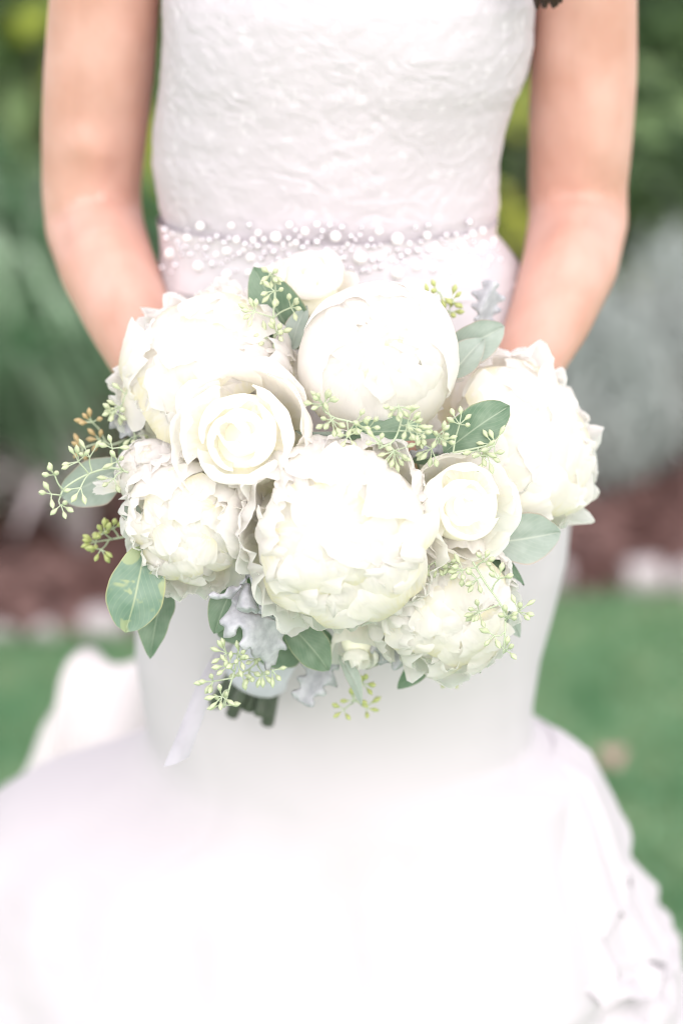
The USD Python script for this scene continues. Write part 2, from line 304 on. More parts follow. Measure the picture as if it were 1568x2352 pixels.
def shrub(name, base, rx, ry, h, n, length, width, mt, seed, label, cat, grp=None, up_bias=0.0, clumps=40, inner=0.45, wood=True):
    r = np.random.default_rng(seed); base = np.array(base, float)
    t = group(name, None, base); tag(t, label, cat, grp)
    # clumps of leaves sit on limbs spread through the volume
    cc = r.normal(size=(clumps, 3)); cc /= np.linalg.norm(cc, axis=1, keepdims=True); cc *= (r.uniform(inner, 1, (clumps, 1)) ** 0.6)
    cc = cc * (rx * 0.85, ry * 0.8, h * 0.44) + (0, 0, h * 0.44)
    k = r.integers(0, clumps, n); sz = np.array([rx, ry, h * 0.5]) * r.uniform(0.25, 0.42, (clumps, 1))
    d = r.normal(size=(n, 3)); d /= np.linalg.norm(d, axis=1, keepdims=True)
    c = cc[k] + d * sz[k] * r.uniform(0.45, 1.0, (n, 1)) ** 0.5; c[:, 2] = np.clip(c[:, 2], 0.02, None)
    obj('foliage', leaf_cards(c, d + r.normal(0, .5, (n, 3)), length, width, r, up_bias), mt, t, smooth=False)
    k2 = r.permutation(n)[: n // 9]                                             # paler young leaves on the outside of the clumps
    obj('young_foliage', leaf_cards(cc[k[k2]] + d[k2] * sz[k[k2]] * 1.04, d[k2] + (0, -.6, .2), length * 1.1, width * 1.2, r, up_bias), M['young'], t, smooth=False)
    if wood:
        for i in range(5):
            q = cc[i] * (1, 1, 1); pts = spline([(r.normal(0, .03), r.normal(0, .03), 0), q * (0.35, 0.35, 0.5) + r.normal(0, .03, 3), q], 8)
            obj('limb', tube(pts, np.linspace(0.018, 0.006, 8), 6), M['wood'], t)
    return t

# left hedge, right hedge, brighter shrubs that show between the arms and the bodice
shrub('hedge_shrub', (-1.05, 3.75, 0), 0.75, 0.42, 1.5, 8000, 0.12, 0.042, M['hedge'], 11, 'mid green hedge shrub with hanging narrow leaves behind the arm at left', 'hedge', up_bias=-1.2)
shrub('hedge_shrub', (-0.15, 4.05, 0), 0.75, 0.42, 1.5, 8000, 0.10, 0.045, M['hedge'], 12, 'green hedge shrub behind the bride, showing between her arms and bodice', 'hedge')
shrub('hedge_shrub', (0.95, 3.95, 0), 0.80, 0.42, 1.5, 9000, 0.085, 0.045, M['hedge_dark'], 13, 'dark green fine leaved hedge shrub behind the arm at right', 'hedge')
shrub('hedge_shrub', (2.2, 4.1, 0), 0.80, 0.45, 1.5, 5000, 0.07, 0.03, M['hedge_dark'], 14, 'dark hedge shrub beyond the right edge of the view', 'hedge')
shrub('hedge_shrub', (-2.3, 3.9, 0), 0.80, 0.45, 1.5, 5000, 0.09, 0.035, M['hedge'], 15, 'green hedge shrub beyond the left edge of the view', 'hedge')
def lime_spray(u, v, y, n, rad, seed, label):
    r = np.random.default_rng(seed); p = P(u, v, y); base = np.array([p[0], p[1] + 0.05, 0.0])
    t = group('lime_shrub', None, base); tag(t, label, 'shrub', 'lime leaved shoots in the hedge')
    top = p - base
    obj('stem', tube(spline([(0, 0, 0), (0.03, 0, top[2] * 0.5), top], 10), np.linspace(0.008, 0.003, 10), 6), M['wood'], t)
    for k in range(n):
        d = r.normal(size=3); d /= np.linalg.norm(d)
        c = top + d * rad * r.uniform(0.2, 1)
        obj('leaf', leaf_cards(c[None], np.array([[0.2, -0.8, 0.5]]) + r.normal(0, .4, (1, 3)), 0.075, 0.045, r, 0.5), M['lime'], t, smooth=False)
lime_spray(75, 48, 3.1, 5, 0.045, 1, 'yellow lit leaves at the very top left beside the arm')
lime_spray(180, 200, 3.1, 8, 0.09, 2, 'lime leaves half hidden behind the outer edge of the left arm')
lime_spray(1195, 245, 3.1, 6, 0.05, 3, 'bright lime leaves between the bodice and the right arm, upper spray')
lime_spray(1180, 520, 3.1, 12, 0.08, 4, 'bright lime leaves in the gap beside the beaded belt at right')
lime_spray(350, 430, 3.1, 12, 0.08, 5, 'bright green leaves in the gap between the left arm and the bodice')
lime_spray(345, 285, 3.1, 5, 0.05, 6, 'yellow leaves in the slit between the left arm and the bodice')
lime_spray(1500, 620, 3.1, 5, 0.06, 8, 'lime leaves above the silvery shrub at right')

def ribbon_leaf(base, tip, rise, width, n=14, droop=0.0):
    """A strap leaf arching from base to tip."""
    t = np.linspace(0, 1, n); b, e = np.array(base, float), np.array(tip, float)
    p = b + (e - b) * t[:, None]; p[:, 2] += rise * np.sin(np.pi * t ** 0.8) - droop * t ** 3
    d = np.gradient(p, axis=0); s = np.cross(d, (0, 0.25, 1.0)); s /= np.linalg.norm(s, axis=1, keepdims=True) + 1e-9
    up = np.cross(s, d); up /= np.linalg.norm(up, axis=1, keepdims=True) + 1e-9
    w = width / 2 * np.clip(1.15 * (1 - t ** 2.5), 0.03, 1) * np.clip(0.5 + 3 * t, 0, 1)
    v = np.stack([p - s * w[:, None] + up * w[:, None] * .35, p, p + s * w[:, None] + up * w[:, None] * .35], 1).reshape(-1, 3)
    f = []
    for i in range(n - 1):
        for k in range(2):
            a = i * 3 + k; f.append((a, a + 1, a + 4, a + 3))
    return v, np.array(f)

M['strap'] = leafy('strap_leaf', (0.17, 0.36, 0.18), (0.55, 0.74, 0.48), 0.3, 0.3, scale=5.0, vary=0.75)
M['strap_dry'] = leafy('strap_leaf_dry', (0.42, 0.38, 0.37), (0.6, 0.55, 0.54), 0.6, 0.2, scale=8.0, vary=0.2)
def strap_clump(base, n, length, width, mt, seed, label, z0=0.02, spread=1.0, lift=0.3, aim=None):
    r = np.random.default_rng(seed); t = group('strap_leaf_plant', None, (base[0], base[1], 0)); tag(t, label, 'plant', None)
    for k in range(n):
        a = r.uniform(0, 2 * np.pi) if aim is None else r.normal(aim, 0.75); L = length * r.uniform(0.65, 1.15)
        obj('leaf', ribbon_leaf((0.03 * math.cos(a), 0.03 * math.sin(a), z0), (math.cos(a) * L * spread, math.sin(a) * L * spread, r.uniform(0.0, 0.5) * lift + 0.12), lift * r.uniform(0.6, 1.4), width * r.uniform(.7, 1.2)), mt, t)
strap_clump((-0.60, 2.85), 110, 0.50, 0.05, M['strap'], 21, 'clump of arching green strap leaves behind the bouquet at left', lift=0.38)
strap_clump((-1.0, 2.75), 80, 0.55, 0.05, M['strap'], 22, 'clump of green strap leaves cut by the left edge of the photograph', lift=0.42)
M['strap_pale'] = leafy('strap_leaf_pale', (0.34, 0.54, 0.33), (0.58, 0.74, 0.54), 0.35, 0.3, scale=6.0, vary=0.3)
strap_clump((-0.74, 2.66), 26, 0.52, 0.042, M['strap_pale'], 26, 'lighter green strap leaves in front of the darker clump at left', lift=0.36)
strap_clump((-0.68, 2.50), 70, 0.42, 0.045, M['strap'], 24, 'low clump of green strap leaves spilling over the mulch at left', lift=0.26)
strap_clump((-0.46, 2.36), 12, 0.34, 0.034, M['strap_dry'], 23, 'pale dry strap leaves arching down to the stones at lower left', lift=0.10, aim=3.5)
strap_clump((-0.85, 2.30), 9, 0.34, 0.036, M['strap_dry'], 25, 'pale dry strap leaves lying at the far left edge of the bed', lift=0.12, aim=-0.2)

M['silver'] = leafy('silver_leaf', (0.58, 0.68, 0.62), (0.82, 0.87, 0.82), 0.7, 0.25, scale=6.0, vary=0.5)
def silver_shrub(base, rad, h, n, seed, label):
    r = np.random.default_rng(seed); t = group('silver_shrub', None, (base[0], base[1], 0)); tag(t, label, 'shrub', None)
    st = []
    for k in range(n):
        a, q = r.uniform(0, 2 * np.pi), rad * math.sqrt(r.uniform(0, 1)); L = h * r.uniform(0.6, 1.08) * (1 - 0.45 * (q / rad) ** 2)
        top = np.array([math.cos(a) * q, math.sin(a) * q, L]); pts = spline([top * (0.25, 0.25, 0.0) + (0, 0, 0.02), top * (0.75, 0.75, 0.5), top], 7)
        m = 9; c = spline(pts, m + 3)[3:]; d = r.normal(size=(m, 3)) + np.array([top[0], top[1], 0]) * 2
        st.append(leaf_cards(c + r.normal(0, .008, c.shape), d, 0.085, 0.018, r, 3.0))
        if k % 12 == 0: obj('stem', tube(pts, np.linspace(0.004, 0.002, 7), 5), M['silver'], t)
    obj('foliage', join(st), M['silver'], t, smooth=False)
silver_shrub(PG(1330, 1120)[:2], 0.21, 0.41, 420, 31, 'silvery grey green upright shrub next to the gown at right')
silver_shrub(PG(1585, 1050)[:2], 0.22, 0.46, 420, 32, 'silvery grey green shrub cut by the right edge of the photograph')

# a fallen leaf on the lawn
M['dead_leaf'] = plain('fallen_leaf_brown', (0.42, 0.27, 0.24), 0.7)
pl = PG(1405, 1740, 0.045)
v, f = leaf_cards(pl[None], np.array([[0.05, -0.25, 1.0]]), 0.06, 0.045, np.random.default_rng(2))
tag(obj('fallen_leaf', (v, f), M['dead_leaf'], smooth=False), 'single pinkish brown dead leaf lying on the lawn at right', 'leaf')

# ------------------------------------------------------------------ the bride
Man = manifold3d.Manifold
def ball(p, r, n=24):
    n = 72 if r > 0.02 else n
    return Man.sphere(float(r), n).translate(tuple(map(float, p)))
def bone(p, r, q, s):
    return Man.batch_hull([ball(p, r), ball(q, s)])
def chain(js):
    return [bone(js[i][0], js[i][1], js[i + 1][0], js[i + 1][1]) for i in range(len(js) - 1)]
def J(u, v, y, rpx):
    p = P(u, v, y); return (p, rpx * S(p))

def loft(rows, n=64, top=True):
    """rows: (z, cx, cy, a, b, power)"""
    th = np.linspace(0, 2 * np.pi, n, endpoint=False); V = []
    for z, cx, cy, a, b in rows:
        V.append(np.stack([cx + a * np.cos(th), cy + b * np.sin(th), np.full(n, z)], 1))
    V = np.vstack(V); f = []
    for i in range(len(rows) - 1):
        k = np.arange(n); k2 = (k + 1) % n
        f.append(np.stack([i * n + k, i * n + k2, (i + 1) * n + k2, (i + 1) * n + k], 1))
    return V, np.vstack(f)

def interp_rows(px_rows, n, y=0.0, depth=None, grow=0.0):
    """Silhouette rows (v, left, right) on the plane of the body -> lofted rows."""
    R = np.array(px_rows, float); v = np.linspace(R[0, 0], R[-1, 0], n)
    l, r = np.interp(v, R[:, 0], R[:, 1]), np.interp(v, R[:, 0], R[:, 2])
    out = []
    for vi, li, ri in zip(v, l, r):
        a, b = P(li - grow, vi, y), P(ri + grow, vi, y)
        out.append((a[2], (a[0] + b[0]) / 2, y, (b[0] - a[0]) / 2))
    return out

BODICE = [(-150, 400, 1195), (0, 368, 1228), (100, 366, 1223), (180, 362, 1206), (230, 358, 1184), (290, 351, 1167), (380, 350, 1151), (470, 362, 1146), (530, 374, 1131)]
def closed(rows):
    V, F = loft(rows, 48); n = 48; V = np.vstack([V, V[:n].mean(0), V[-n:].mean(0)]); F = [tuple(x) for x in tri(F)]
    for k in range(n):
        F.append((len(V) - 2, (k + 1) % n, k)); F.append((len(V) - 1, len(V) - 2 - n + k - 0, len(V) - 2 - n + (k + 1) % n))
    m = trimesh.Trimesh(V, np.array(F), process=True); m.fix_normals()
    return Man(manifold3d.Mesh(np.asarray(m.vertices, np.float32), np.asarray(m.faces, np.uint32)))

person = group('person')
tag(person, 'bride in a white strapless lace mermaid gown, forearms meeting behind the bouquet she holds', 'person')
trows = [(z, cx, cy, a, a * 0.72) for z, cx, cy, a in interp_rows([(-230, 330, 1260)] + BODICE + [(700, 330, 1215), (1150, 330, 1280), (1300, 340, 1270)], 24, grow=-14)]
parts = [closed(trows)]
cxn = 0.0
left = [J(285, -240, 0.02, 130), J(244, -60, 0.02, 128), J(228, 160, 0.03, 126), J(217, 300, 0.035, 121), J(209, 440, 0.04, 113), J(217, 520, 0.035, 113), J(246, 610, -0.015, 111), J(300, 735, -0.06, 99), J(350, 845, -0.09, 84), J(398, 935, -0.108, 68), J(432, 1000, -0.118, 58)]
right = [J(1295, -240, 0.02, 130), J(1346, -60, 0.02, 118), J(1340, 160, 0.03, 122), J(1334, 300, 0.035, 120), J(1327, 430, 0.04, 114), J(1328, 505, 0.035, 114), J(1309, 605, -0.015, 109), J(1262, 730, -0.065, 95), J(1208, 840, -0.095, 80), J(1160, 930, -0.110, 66), J(1120, 1000, -0.118, 57)]
parts += chain(left) + chain(right)
neck0, neck1, head = np.array([0.0, 0.03, 1.36]), np.array([0.0, 0.01, 1.46]), np.array([0.0, -0.01, 1.575])
parts += chain([(left[0][0], left[0][1] * 0.9), (neck0 + (0, 0, -0.02), 0.055), (right[0][0], right[0][1] * 0.9)]) + chain([(neck0, 0.055), (neck1, 0.048), (head + (0, 0.01, -0.03), 0.06)])
parts += [Man.sphere(1.0, 40).scale((0.074, 0.094, 0.112)).translate(tuple(head)), Man.batch_hull([ball(head + (0, -0.06, -0.07), 0.035), ball(head + (0, -0.01, -0.02), 0.066)]),
          Man.batch_hull([ball(head + (0, -0.096, -0.022), 0.012), ball(head + (0, -0.09, 0.012), 0.007)]), ball(head + (0, -0.084, -0.052), 0.014)]
for s in (-1, 1):
    parts += [Man.sphere(1.0, 16).scale((0.008, 0.02, 0.03)).translate(tuple(map(float, head + (s * 0.075, 0.01, -0.005))))]
    parts += chain([(np.array([s * 0.085, 0.0, 0.84]), 0.085), (np.array([s * 0.075, -0.01, 0.46]), 0.055), (np.array([s * 0.075, 0.0, 0.35]), 0.052), (np.array([s * 0.07, 0.02, 0.09]), 0.034), (np.array([s * 0.07, 0.0, 0.05]), 0.034), (np.array([s * 0.075, -0.14, 0.03]), 0.026)])
# the bouquet's handle and the two hands that close on it
H0, H1 = P(752, 1130, -0.205), P(563, 1625, -0.165)
hdir = (H1 - H0) / np.linalg.norm(H1 - H0)
def hand(wrist, at, side):
    """A hand whose palm lies behind the handle at the point `at`; fingers curl round it to the front."""
    palm_c = at + np.array([side * 0.02, 0.042, 0.0]); toward = palm_c - wrist[0]; toward /= np.linalg.norm(toward)
    out = []
    kn = [palm_c - hdir * (0.033 - 0.022 * i) * -1 + np.array([-side * 0.012, -0.004, 0]) for i in range(4)]
    wr = wrist[0]
    out += [Man.batch_hull([ball(wr, wrist[1] * 0.85)] + [ball(k + np.array([side * 0.022, 0.004, 0.0]), 0.013) for k in kn]), Man.batch_hull([ball(k, 0.0105) for k in kn] + [ball(k + np.array([side * 0.03, 0.004, 0.008]), 0.013) for k in kn])]
    for i, k in enumerate(kn):
        L = (0.88, 1.0, 0.95, 0.76)[i]
        a = k + np.array([-side * 0.030, -0.012, 0]) * L; b = a + np.array([-side * 0.006, -0.024, 0]) * L; c = b + np.array([side * 0.016, -0.012, 0]) * L
        out += chain([(k, 0.0098), (a, 0.009), (b, 0.0082), (c, 0.0072)])
    th = kn[0] + np.array([side * 0.03, -0.01, 0.014]); out += chain([(palm_c + np.array([side * 0.02, 0.0, 0.01]), 0.014), (th, 0.0115), (th + np.array([-side * 0.012, -0.03, 0.004]), 0.0095), (th + np.array([-side * 0.034, -0.034, 0.0]), 0.0082)])
    return out
ha, hb = H0 + hdir * 0.022, H0 + hdir * 0.056
parts += hand(left[-1], hb, -1) + hand(right[-1], ha, 1)
body = Man.batch_boolean(parts, manifold3d.OpType.Add).refine_to_length(0.0055)
bm = body.to_mesh(); bm = trimesh.Trimesh(bm.vert_properties[:, :3], bm.tri_verts, process=True)
trimesh.smoothing.filter_taubin(bm, lamb=0.5, nu=0.52, iterations=40)
bv, bn = np.array(bm.vertices), np.array(bm.vertex_normals)
rel = bv - CAM; dz = rel @ FWD; bu, bw = 784 + FPX * (rel @ RIGHT) / dz, 1176 - FPX * (rel @ UP) / dz; facing = np.clip(-(bn @ FWD) * 1.5, 0, 1)
def dent(x0, y0, x1, y1, width, depth):
    """A crease (depth < 0) or a swelling in the skin along a line on the arm's front."""
    d = np.array([x1 - x0, y1 - y0], float); L = np.linalg.norm(d); d /= L
    t = np.clip((bu - x0) * d[0] + (bw - y0) * d[1], 0, L); q = np.hypot(bu - x0 - t * d[0], bw - y0 - t * d[1])
    return depth * np.exp(-(q / width) ** 2)
shape = (dent(1240, 520, 1290, 450, 40, -0.0026) + dent(1300, 560, 1340, 640, 55, 0.004) + dent(1370, 250, 1360, 330, 60, 0.004) + dent(1400, 440, 1395, 500, 45, -0.002)
         + dent(195, 335, 225, 350, 40, 0.0045) + dent(270, 400, 330, 430, 32, -0.0025) + dent(250, 560, 290, 680, 55, 0.005) + dent(130, 500, 140, 560, 26, -0.003) + dent(290, 100, 280, 200, 55, 0.004))
bm.vertices = bv + bn * (shape * facing + (meshkit.fbm(bv * 16, 2, 3) - 0.5) * 0.0016)[:, None]
obj('body', bm, M['skin'], person)

# bodice
br = interp_rows(BODICE, 190, grow=0)
rows = []
for z, cx, cy, a in br:
    bust = math.exp(-((z - 1.24) / 0.07) ** 2)
    rows.append((z, cx, cy + 0.0, a, a * 0.76 + 0.012 * bust))
V, F = loft(rows, 360)
nrm = np.stack([V[:, 0] / 1.0, V[:, 1] * 1.5, 0 * V[:, 2]], 1); nrm /= np.linalg.norm(nrm, axis=1, keepdims=True) + 1e-9
V = V + nrm * ((meshkit.fbm(V * 105 + 3 * meshkit.noise(V * 40)[:, None], 3, 4) - 0.5) * 0.0021 + (meshkit.noise(V * 14 + 5) - 0.5) * 0.006)[:, None]
obj('bodice', (V, F), M['lace'], person)
# belt with beads
belt_rows = [(500, 366, 1139), (530, 372, 1131), (575, 374, 1152), (632, 368, 1196)]
rows = [(z, cx, cy, a + 0.002, a * 0.76 + 0.006) for z, cx, cy, a in interp_rows(belt_rows, 12)]
V, F = loft(rows, 120)
belt = group('beaded_belt', person)
obj('sash', (V, F), M['belt'], belt)
r = np.random.default_rng(15)
def on_belt(u, v, rad):
    p = P(u, v, 0); z = p[2]; zz = np.array([q[0] for q in rows])[::-1]
    get = lambda k: np.interp(z, zz, np.array([q[k] for q in rows])[::-1])
    cx, a, b = get(1), get(3), get(4)
    for _ in range(6):                                                          # walk the ray to the belt's front
        x = np.clip((p[0] - cx) / a, -0.995, 0.995); y = -b * math.sqrt(1 - x * x)
        p = P(u, v, y); z = p[2]; cx, a, b = get(1), get(3), get(4)
    return p + np.array([0, -rad * 0.6, 0])
big = [(912, 547, 17), (826, 590, 18), (912, 626, 17), (770, 541, 15), (633, 543, 15), (1012, 585, 13), (1090, 600, 13), (390, 580, 15), (520, 630, 13), (455, 610, 14), (575, 590, 12), (460, 518, 12), (980, 540, 11), (1060, 560, 11), (700, 530, 11), (870, 530, 10), (1110, 560, 10), (1085, 535, 10), (955, 610, 12), (760, 600, 12), (520, 575, 12), (430, 545, 11)]
placed = []
for u, v, rp in big:
    rad = rp * 0.00033 * 0.8; q = on_belt(u, v, rad); placed.append((u, v, rp))
    m = trimesh.creation.icosphere(2, rad); obj('bead', (m.vertices + q, m.faces), M['pearl'], belt)
tries = 0
while len(placed) < 175 and tries < 9000:
    tries += 1
    u, rp = r.uniform(372, 1150), r.uniform(4.5, 9); v = 572 + r.normal(0, 30)
    if not 508 < v < 635 or u > 1130 + (v - 530) * 0.5 or any((u - a) ** 2 + (v - b) ** 2 < (rp + c) ** 2 for a, b, c in placed): continue
    placed.append((u, v, rp)); rad = rp * 0.00033; q = on_belt(u, v, rad)
    m = trimesh.creation.icosphere(1, rad); obj('bead', (m.vertices + q, m.faces), M['pearl'] if r.uniform() < 0.18 else M['crystal'], belt, smooth=r.uniform() < 0.5)

# skirt: close to the knee, then flaring in soft folds to the ground
SKIRT = [(528, 374, 1132), (560, 372, 1160), (600, 365, 1190), (720, 335, 1240), (870, 316, 1288), (950, 311, 1303), (1100, 308, 1311), (1180, 308, 1310), (1290, 312, 1300), (1400, 314, 1270), (1500, 312, 1240), (1600, 326, 1222), (1672, 340, 1219),
         (1690, 335, 1236), (1715, 315, 1300), (1755, 255, 1348), (1850, 20, 1376), (1930, -90, 1402), (2000, -150, 1434), (2080, -190, 1470), (2110, -200, 1490), (2150, -215, 1482), (2205, -230, 1528), (2290, -240, 1502), (2352, -255, 1566), (2800, -380, 1680), (3330, -520, 1800)]
rr = interp_rows(SKIRT, 200)
from scipy.ndimage import gaussian_filter1d
front_depth = gaussian_filter1d(np.array([q[3] for q in rr]), 13, mode='nearest')
n = 220; th = np.linspace(0, 2 * np.pi, n, endpoint=False); V = []
zk = P(770, 1680, 0)[2]
for (z, cx, cy, a), fa in zip(rr, front_depth):
    fl = np.clip((zk - z) / 0.25, 0, 1)
    b = fa * (0.72 - 0.02 * fl)
    f = fl * (0.012 * np.sin(9 * th + 4 * z) + 0.014 * np.sin(5 * th + 1.3 - 3 * z) + 0.005 * np.sin(17 * th + 9 * z)) * np.clip(np.abs(np.sin(th)) * 1.6, 0.12, 1)
    fit = (1 - fl) * 0.004 * np.sin(3 * th + 22 * z)
    V.append(np.stack([cx + (a + f * 0.4 + fit * np.abs(np.sin(th))) * np.cos(th), cy + (b + f + fit) * np.sin(th), np.full(n, z)], 1))
V = np.vstack(V)
lo = np.clip((zk - V[:, 2]) / 0.2, 0, 1)
V[:, 1] += lo * ((meshkit.fbm(V * (6, 4, 1.8), 3, 8) - 0.5) * 0.2 + (meshkit.noise(V * (3, 3, 9) + 7) - 0.5) * 0.03) + (1 - lo) * (meshkit.fbm(V * (9, 6, 2.5), 3, 18) - 0.5) * 0.016
V[:, 2] = np.maximum(V[:, 2], 0.012)
F = loft([(0, 0, 0, 1, 1)] * 200, n)[1]
obj('skirt', (V, F), M['organza'], person)
# flounces: broad overlapping layers of organza on the flare
def flounce(v0, v1, seed, amp, left_cut=0.0, grow=0.012):
    r = np.random.default_rng(seed); m = 150; th = np.linspace(np.pi * 1.5, np.pi * 2.12, m); k = 26; win = np.clip((th / np.pi - 1.56) / 0.26, 0, 1); win = win * win * (3 - 2 * win)
    R = np.array(SKIRT, float); out = []
    for t in np.linspace(0, 1, k):
        edge = 1 + 0 * th
        vv = v0 + (v1 - v0) * t
        l, rt = np.interp(vv, R[:, 0], R[:, 1]), np.interp(vv, R[:, 0], R[:, 2])
        pa, pb = P(l, vv), P(rt, vv); a = (pb[0] - pa[0]) / 2; cx = (pa[0] + pb[0]) / 2; b = a * 0.70
        g = grow * t + amp * t * (meshkit.noise(np.stack([th * 3.2, np.full(m, t * 1.3), np.full(m, seed)], 1)) - 0.4) + 0.4 * amp * t * (meshkit.noise(np.stack([th * 8, np.full(m, t), np.full(m, seed + 5)], 1)) - 0.5)
        side = np.clip(np.cos(th) * 2 - 0.9, 0, 1); g = g + t * side * (0.030 * (meshkit.noise(np.stack([th * 9, np.full(m, t * 2), np.full(m, seed + 3)], 1)) - 0.35)); zz = pa[2] - 0.035 * t * (meshkit.noise(np.stack([th * 2.1, 0 * th, np.full(m, seed + 9)], 1)) - 0.5) - t * (0.008 + 0.03 * side) * (meshkit.noise(np.stack([th * 14, 0 * th, np.full(m, seed + 1)], 1)) - 0.5)
        g = g * win - 0.09 * (1 - win)                                           # the frill dies away into the skirt towards the front
        out.append(np.stack([cx + (a + g * 0.5 + 0.004) * np.cos(th), (b + g + 0.006) * np.sin(th), zz], 1))
    v = np.stack(out, 0).reshape(-1, 3)
    return v, grid_faces(k, m)
for v0, v1, sd, am in ((1700, 1960, 2, 0.03), (1800, 2090, 3, 0.035), (1960, 2190, 4, 0.04), (2060, 2330, 5, 0.045), (2200, 2620, 6, 0.05)):
    obj('flounce', flounce(v0, v1, sd, am), M['organza'], person)
# the train, heaped behind her at the left
def train():
    top = [(60, 1772), (100, 1690), (128, 1640), (138, 1590), (160, 1548), (192, 1532), (225, 1545), (250, 1558), (290, 1558), (325, 1556), (342, 1580), (390, 1620), (470, 1680)]
    top = [(-420, 2230), (-250, 2060), (-120, 1930), (0, 1812)] + top
    m, k = 140, 40; tp = spline([np.array([u, v, 0.0]) for u, v in top], m); rows = []
    for j in range(k):
        t = j / (k - 1); row = []
        for i in range(m):
            p = P(tp[i, 0], tp[i, 1], 0.34)
            fold = 0.025 * math.sin(i * 0.11 + 2.5 * t) + 0.008 * math.sin(i * 0.27 + 1)
            y = 0.34 - t * 0.22 - 0.10 * math.sin(np.pi * min(1, t * 1.5)) * 0.6 + fold * min(1, t * 4) + 0.01 * math.sin(i * .17)
            row.append((p[0] - 0.02 * t * math.cos(i * 0.2), y, p[2] * (1 - t ** 1.25) + 0.012))
        rows.append(row)
    back = []
    for j in range(1, 12):
        t = j / 11; back.append([(x[0] - 0.05 * t, 0.34 + 0.30 * t + 0.02 * math.sin(i * 0.21), (x[2] - .012) * (1 - t) ** 0.8 + 0.012) for i, x in enumerate(rows[0])])
    g = np.array(back[::-1] + rows)
    g = g + (meshkit.fbm(g * 9, 3, 2)[..., None] - 0.5) * (0.0, 0.04, 0.03); g[..., 2] = np.maximum(g[..., 2], 0.01)
    return g.reshape(-1, 3), grid_faces(g.shape[0], g.shape[1])
obj('train', train(), M['train'], person)
# hair: long dark locks; one end falls into view beside the bodice
def locks():
    out = []; r = np.random.default_rng(4)
    for k in range(46):
        a = r.uniform(-0.3, np.pi + 0.3); s = head + np.array([math.cos(a) * 0.07, 0.03 + 0.05 * math.sin(a), 0.09 * r.uniform(.2, 1)])
        e = np.array([math.cos(a) * 0.11, 0.10 + 0.03 * math.sin(a), r.uniform(1.32, 1.4)])
        out.append(tube(spline([head + (0, 0.02, 0.108), s, (s + e) / 2 + (math.cos(a) * .02, .02, 0), e], 14), np.r_[np.linspace(0.012, 0.016, 10), 0.013, 0.01, 0.006, 0.002], 7))
    for k in range(9):                                                          # the lock over her shoulder
        e = P(1252 + r.normal(0, 26), 12 + r.normal(0, 7), -0.085)
        out.append(tube(spline([head + (0.06, 0.0, 0.06), head + (0.1, -0.02, -0.08), P(1240 + r.normal(0, 20), -190, -0.1), e], 18), np.r_[np.linspace(0.012, 0.010, 13), 0.009, 0.007, 0.005, 0.004, 0.0015], 7))
    return join(out)
obj('hair', locks(), M['hair'], person)

# ------------------------------------------------------------------ the bouquet
def PB(u, v, y):
    """As P: the bouquet is tipped, its lower blooms held farther from the gown."""
    return P(u, v, y - 9e-5 * max(0.0, v - 850))
bouquet = group('bouquet')
tag(bouquet, 'white peony and rose bouquet with eucalyptus and seeded sprigs, held before the gown', 'bouquet')

def bez(c, v):
    c = np.asarray(c, float); v = v[..., None]; w = 1 - v
    return w**3 * c[0] + 3 * w**2 * v * c[1] + 3 * w * v**2 * c[2] + v**3 * c[3]

def petal(r, phi, hw, prof, notch=0.05, frill=0.03, freq=3.0, cup=0.08, roundness=0.25, roll=0.0, nu=21, nv=13, spiral=0.03, ctr=(0, 0)):
    """One petal on a flower whose axis is +z and radius 1: an arc of half width hw round the axis, swept along the profile (radius, height)."""
    u, t = np.meshgrid(np.linspace(-1, 1, nu), np.linspace(0, 1, nv), indexing='ij'); sd = r.uniform(0, 500)
    uu = u[:, :1] * freq
    rag = (meshkit.noise(np.stack([uu * 2.2 + sd, 0 * uu, 0 * uu + sd], -1)) - 0.55) * 0.7 + (meshkit.noise(np.stack([uu * 4.5 + sd, 0 * uu + 9, 0 * uu], -1)) - 0.5) * 0.3
    v = t * (1 - roundness * np.abs(u) ** 2.4 + notch * rag)
    rho, h = np.moveaxis(bez(prof, v), -1, 0)
    f1 = meshkit.noise(np.stack([u * freq + sd, v * 2.2, 0 * u + sd], -1)) - 0.5; f2 = meshkit.noise(np.stack([u * freq * 2.3 + sd, v * 3.5 + 4, 0 * u], -1)) - 0.5
    fr = frill * v ** 2 * (1.5 * f1 + 0.9 * f2) * 2
    s = np.clip((v - 0.72) / 0.28, 0, 1.3)
    rho = rho - cup * u**2 * v + fr + roll * s**2 + spiral * u * v
    h = h - roll * 0.8 * s**2.5 + fr * 0.35 + 0.35 * frill * v * f2
    ph = phi + hw * u * (0.62 + 0.38 * np.sin(np.clip(v, 0, 1) * np.pi * 0.62)) + 0.25 * frill * f1 * v * 3
    p = np.stack([ctr[0] * v + rho * np.cos(ph), ctr[1] * v + rho * np.sin(ph), h], -1).reshape(-1, 3)
    p = p + (meshkit.noise(p * 2.2 + sd)[:, None] - 0.5) * 0.075
    return p, grid_faces(nu, nv), np.stack([u, v], -1).reshape(-1, 2)

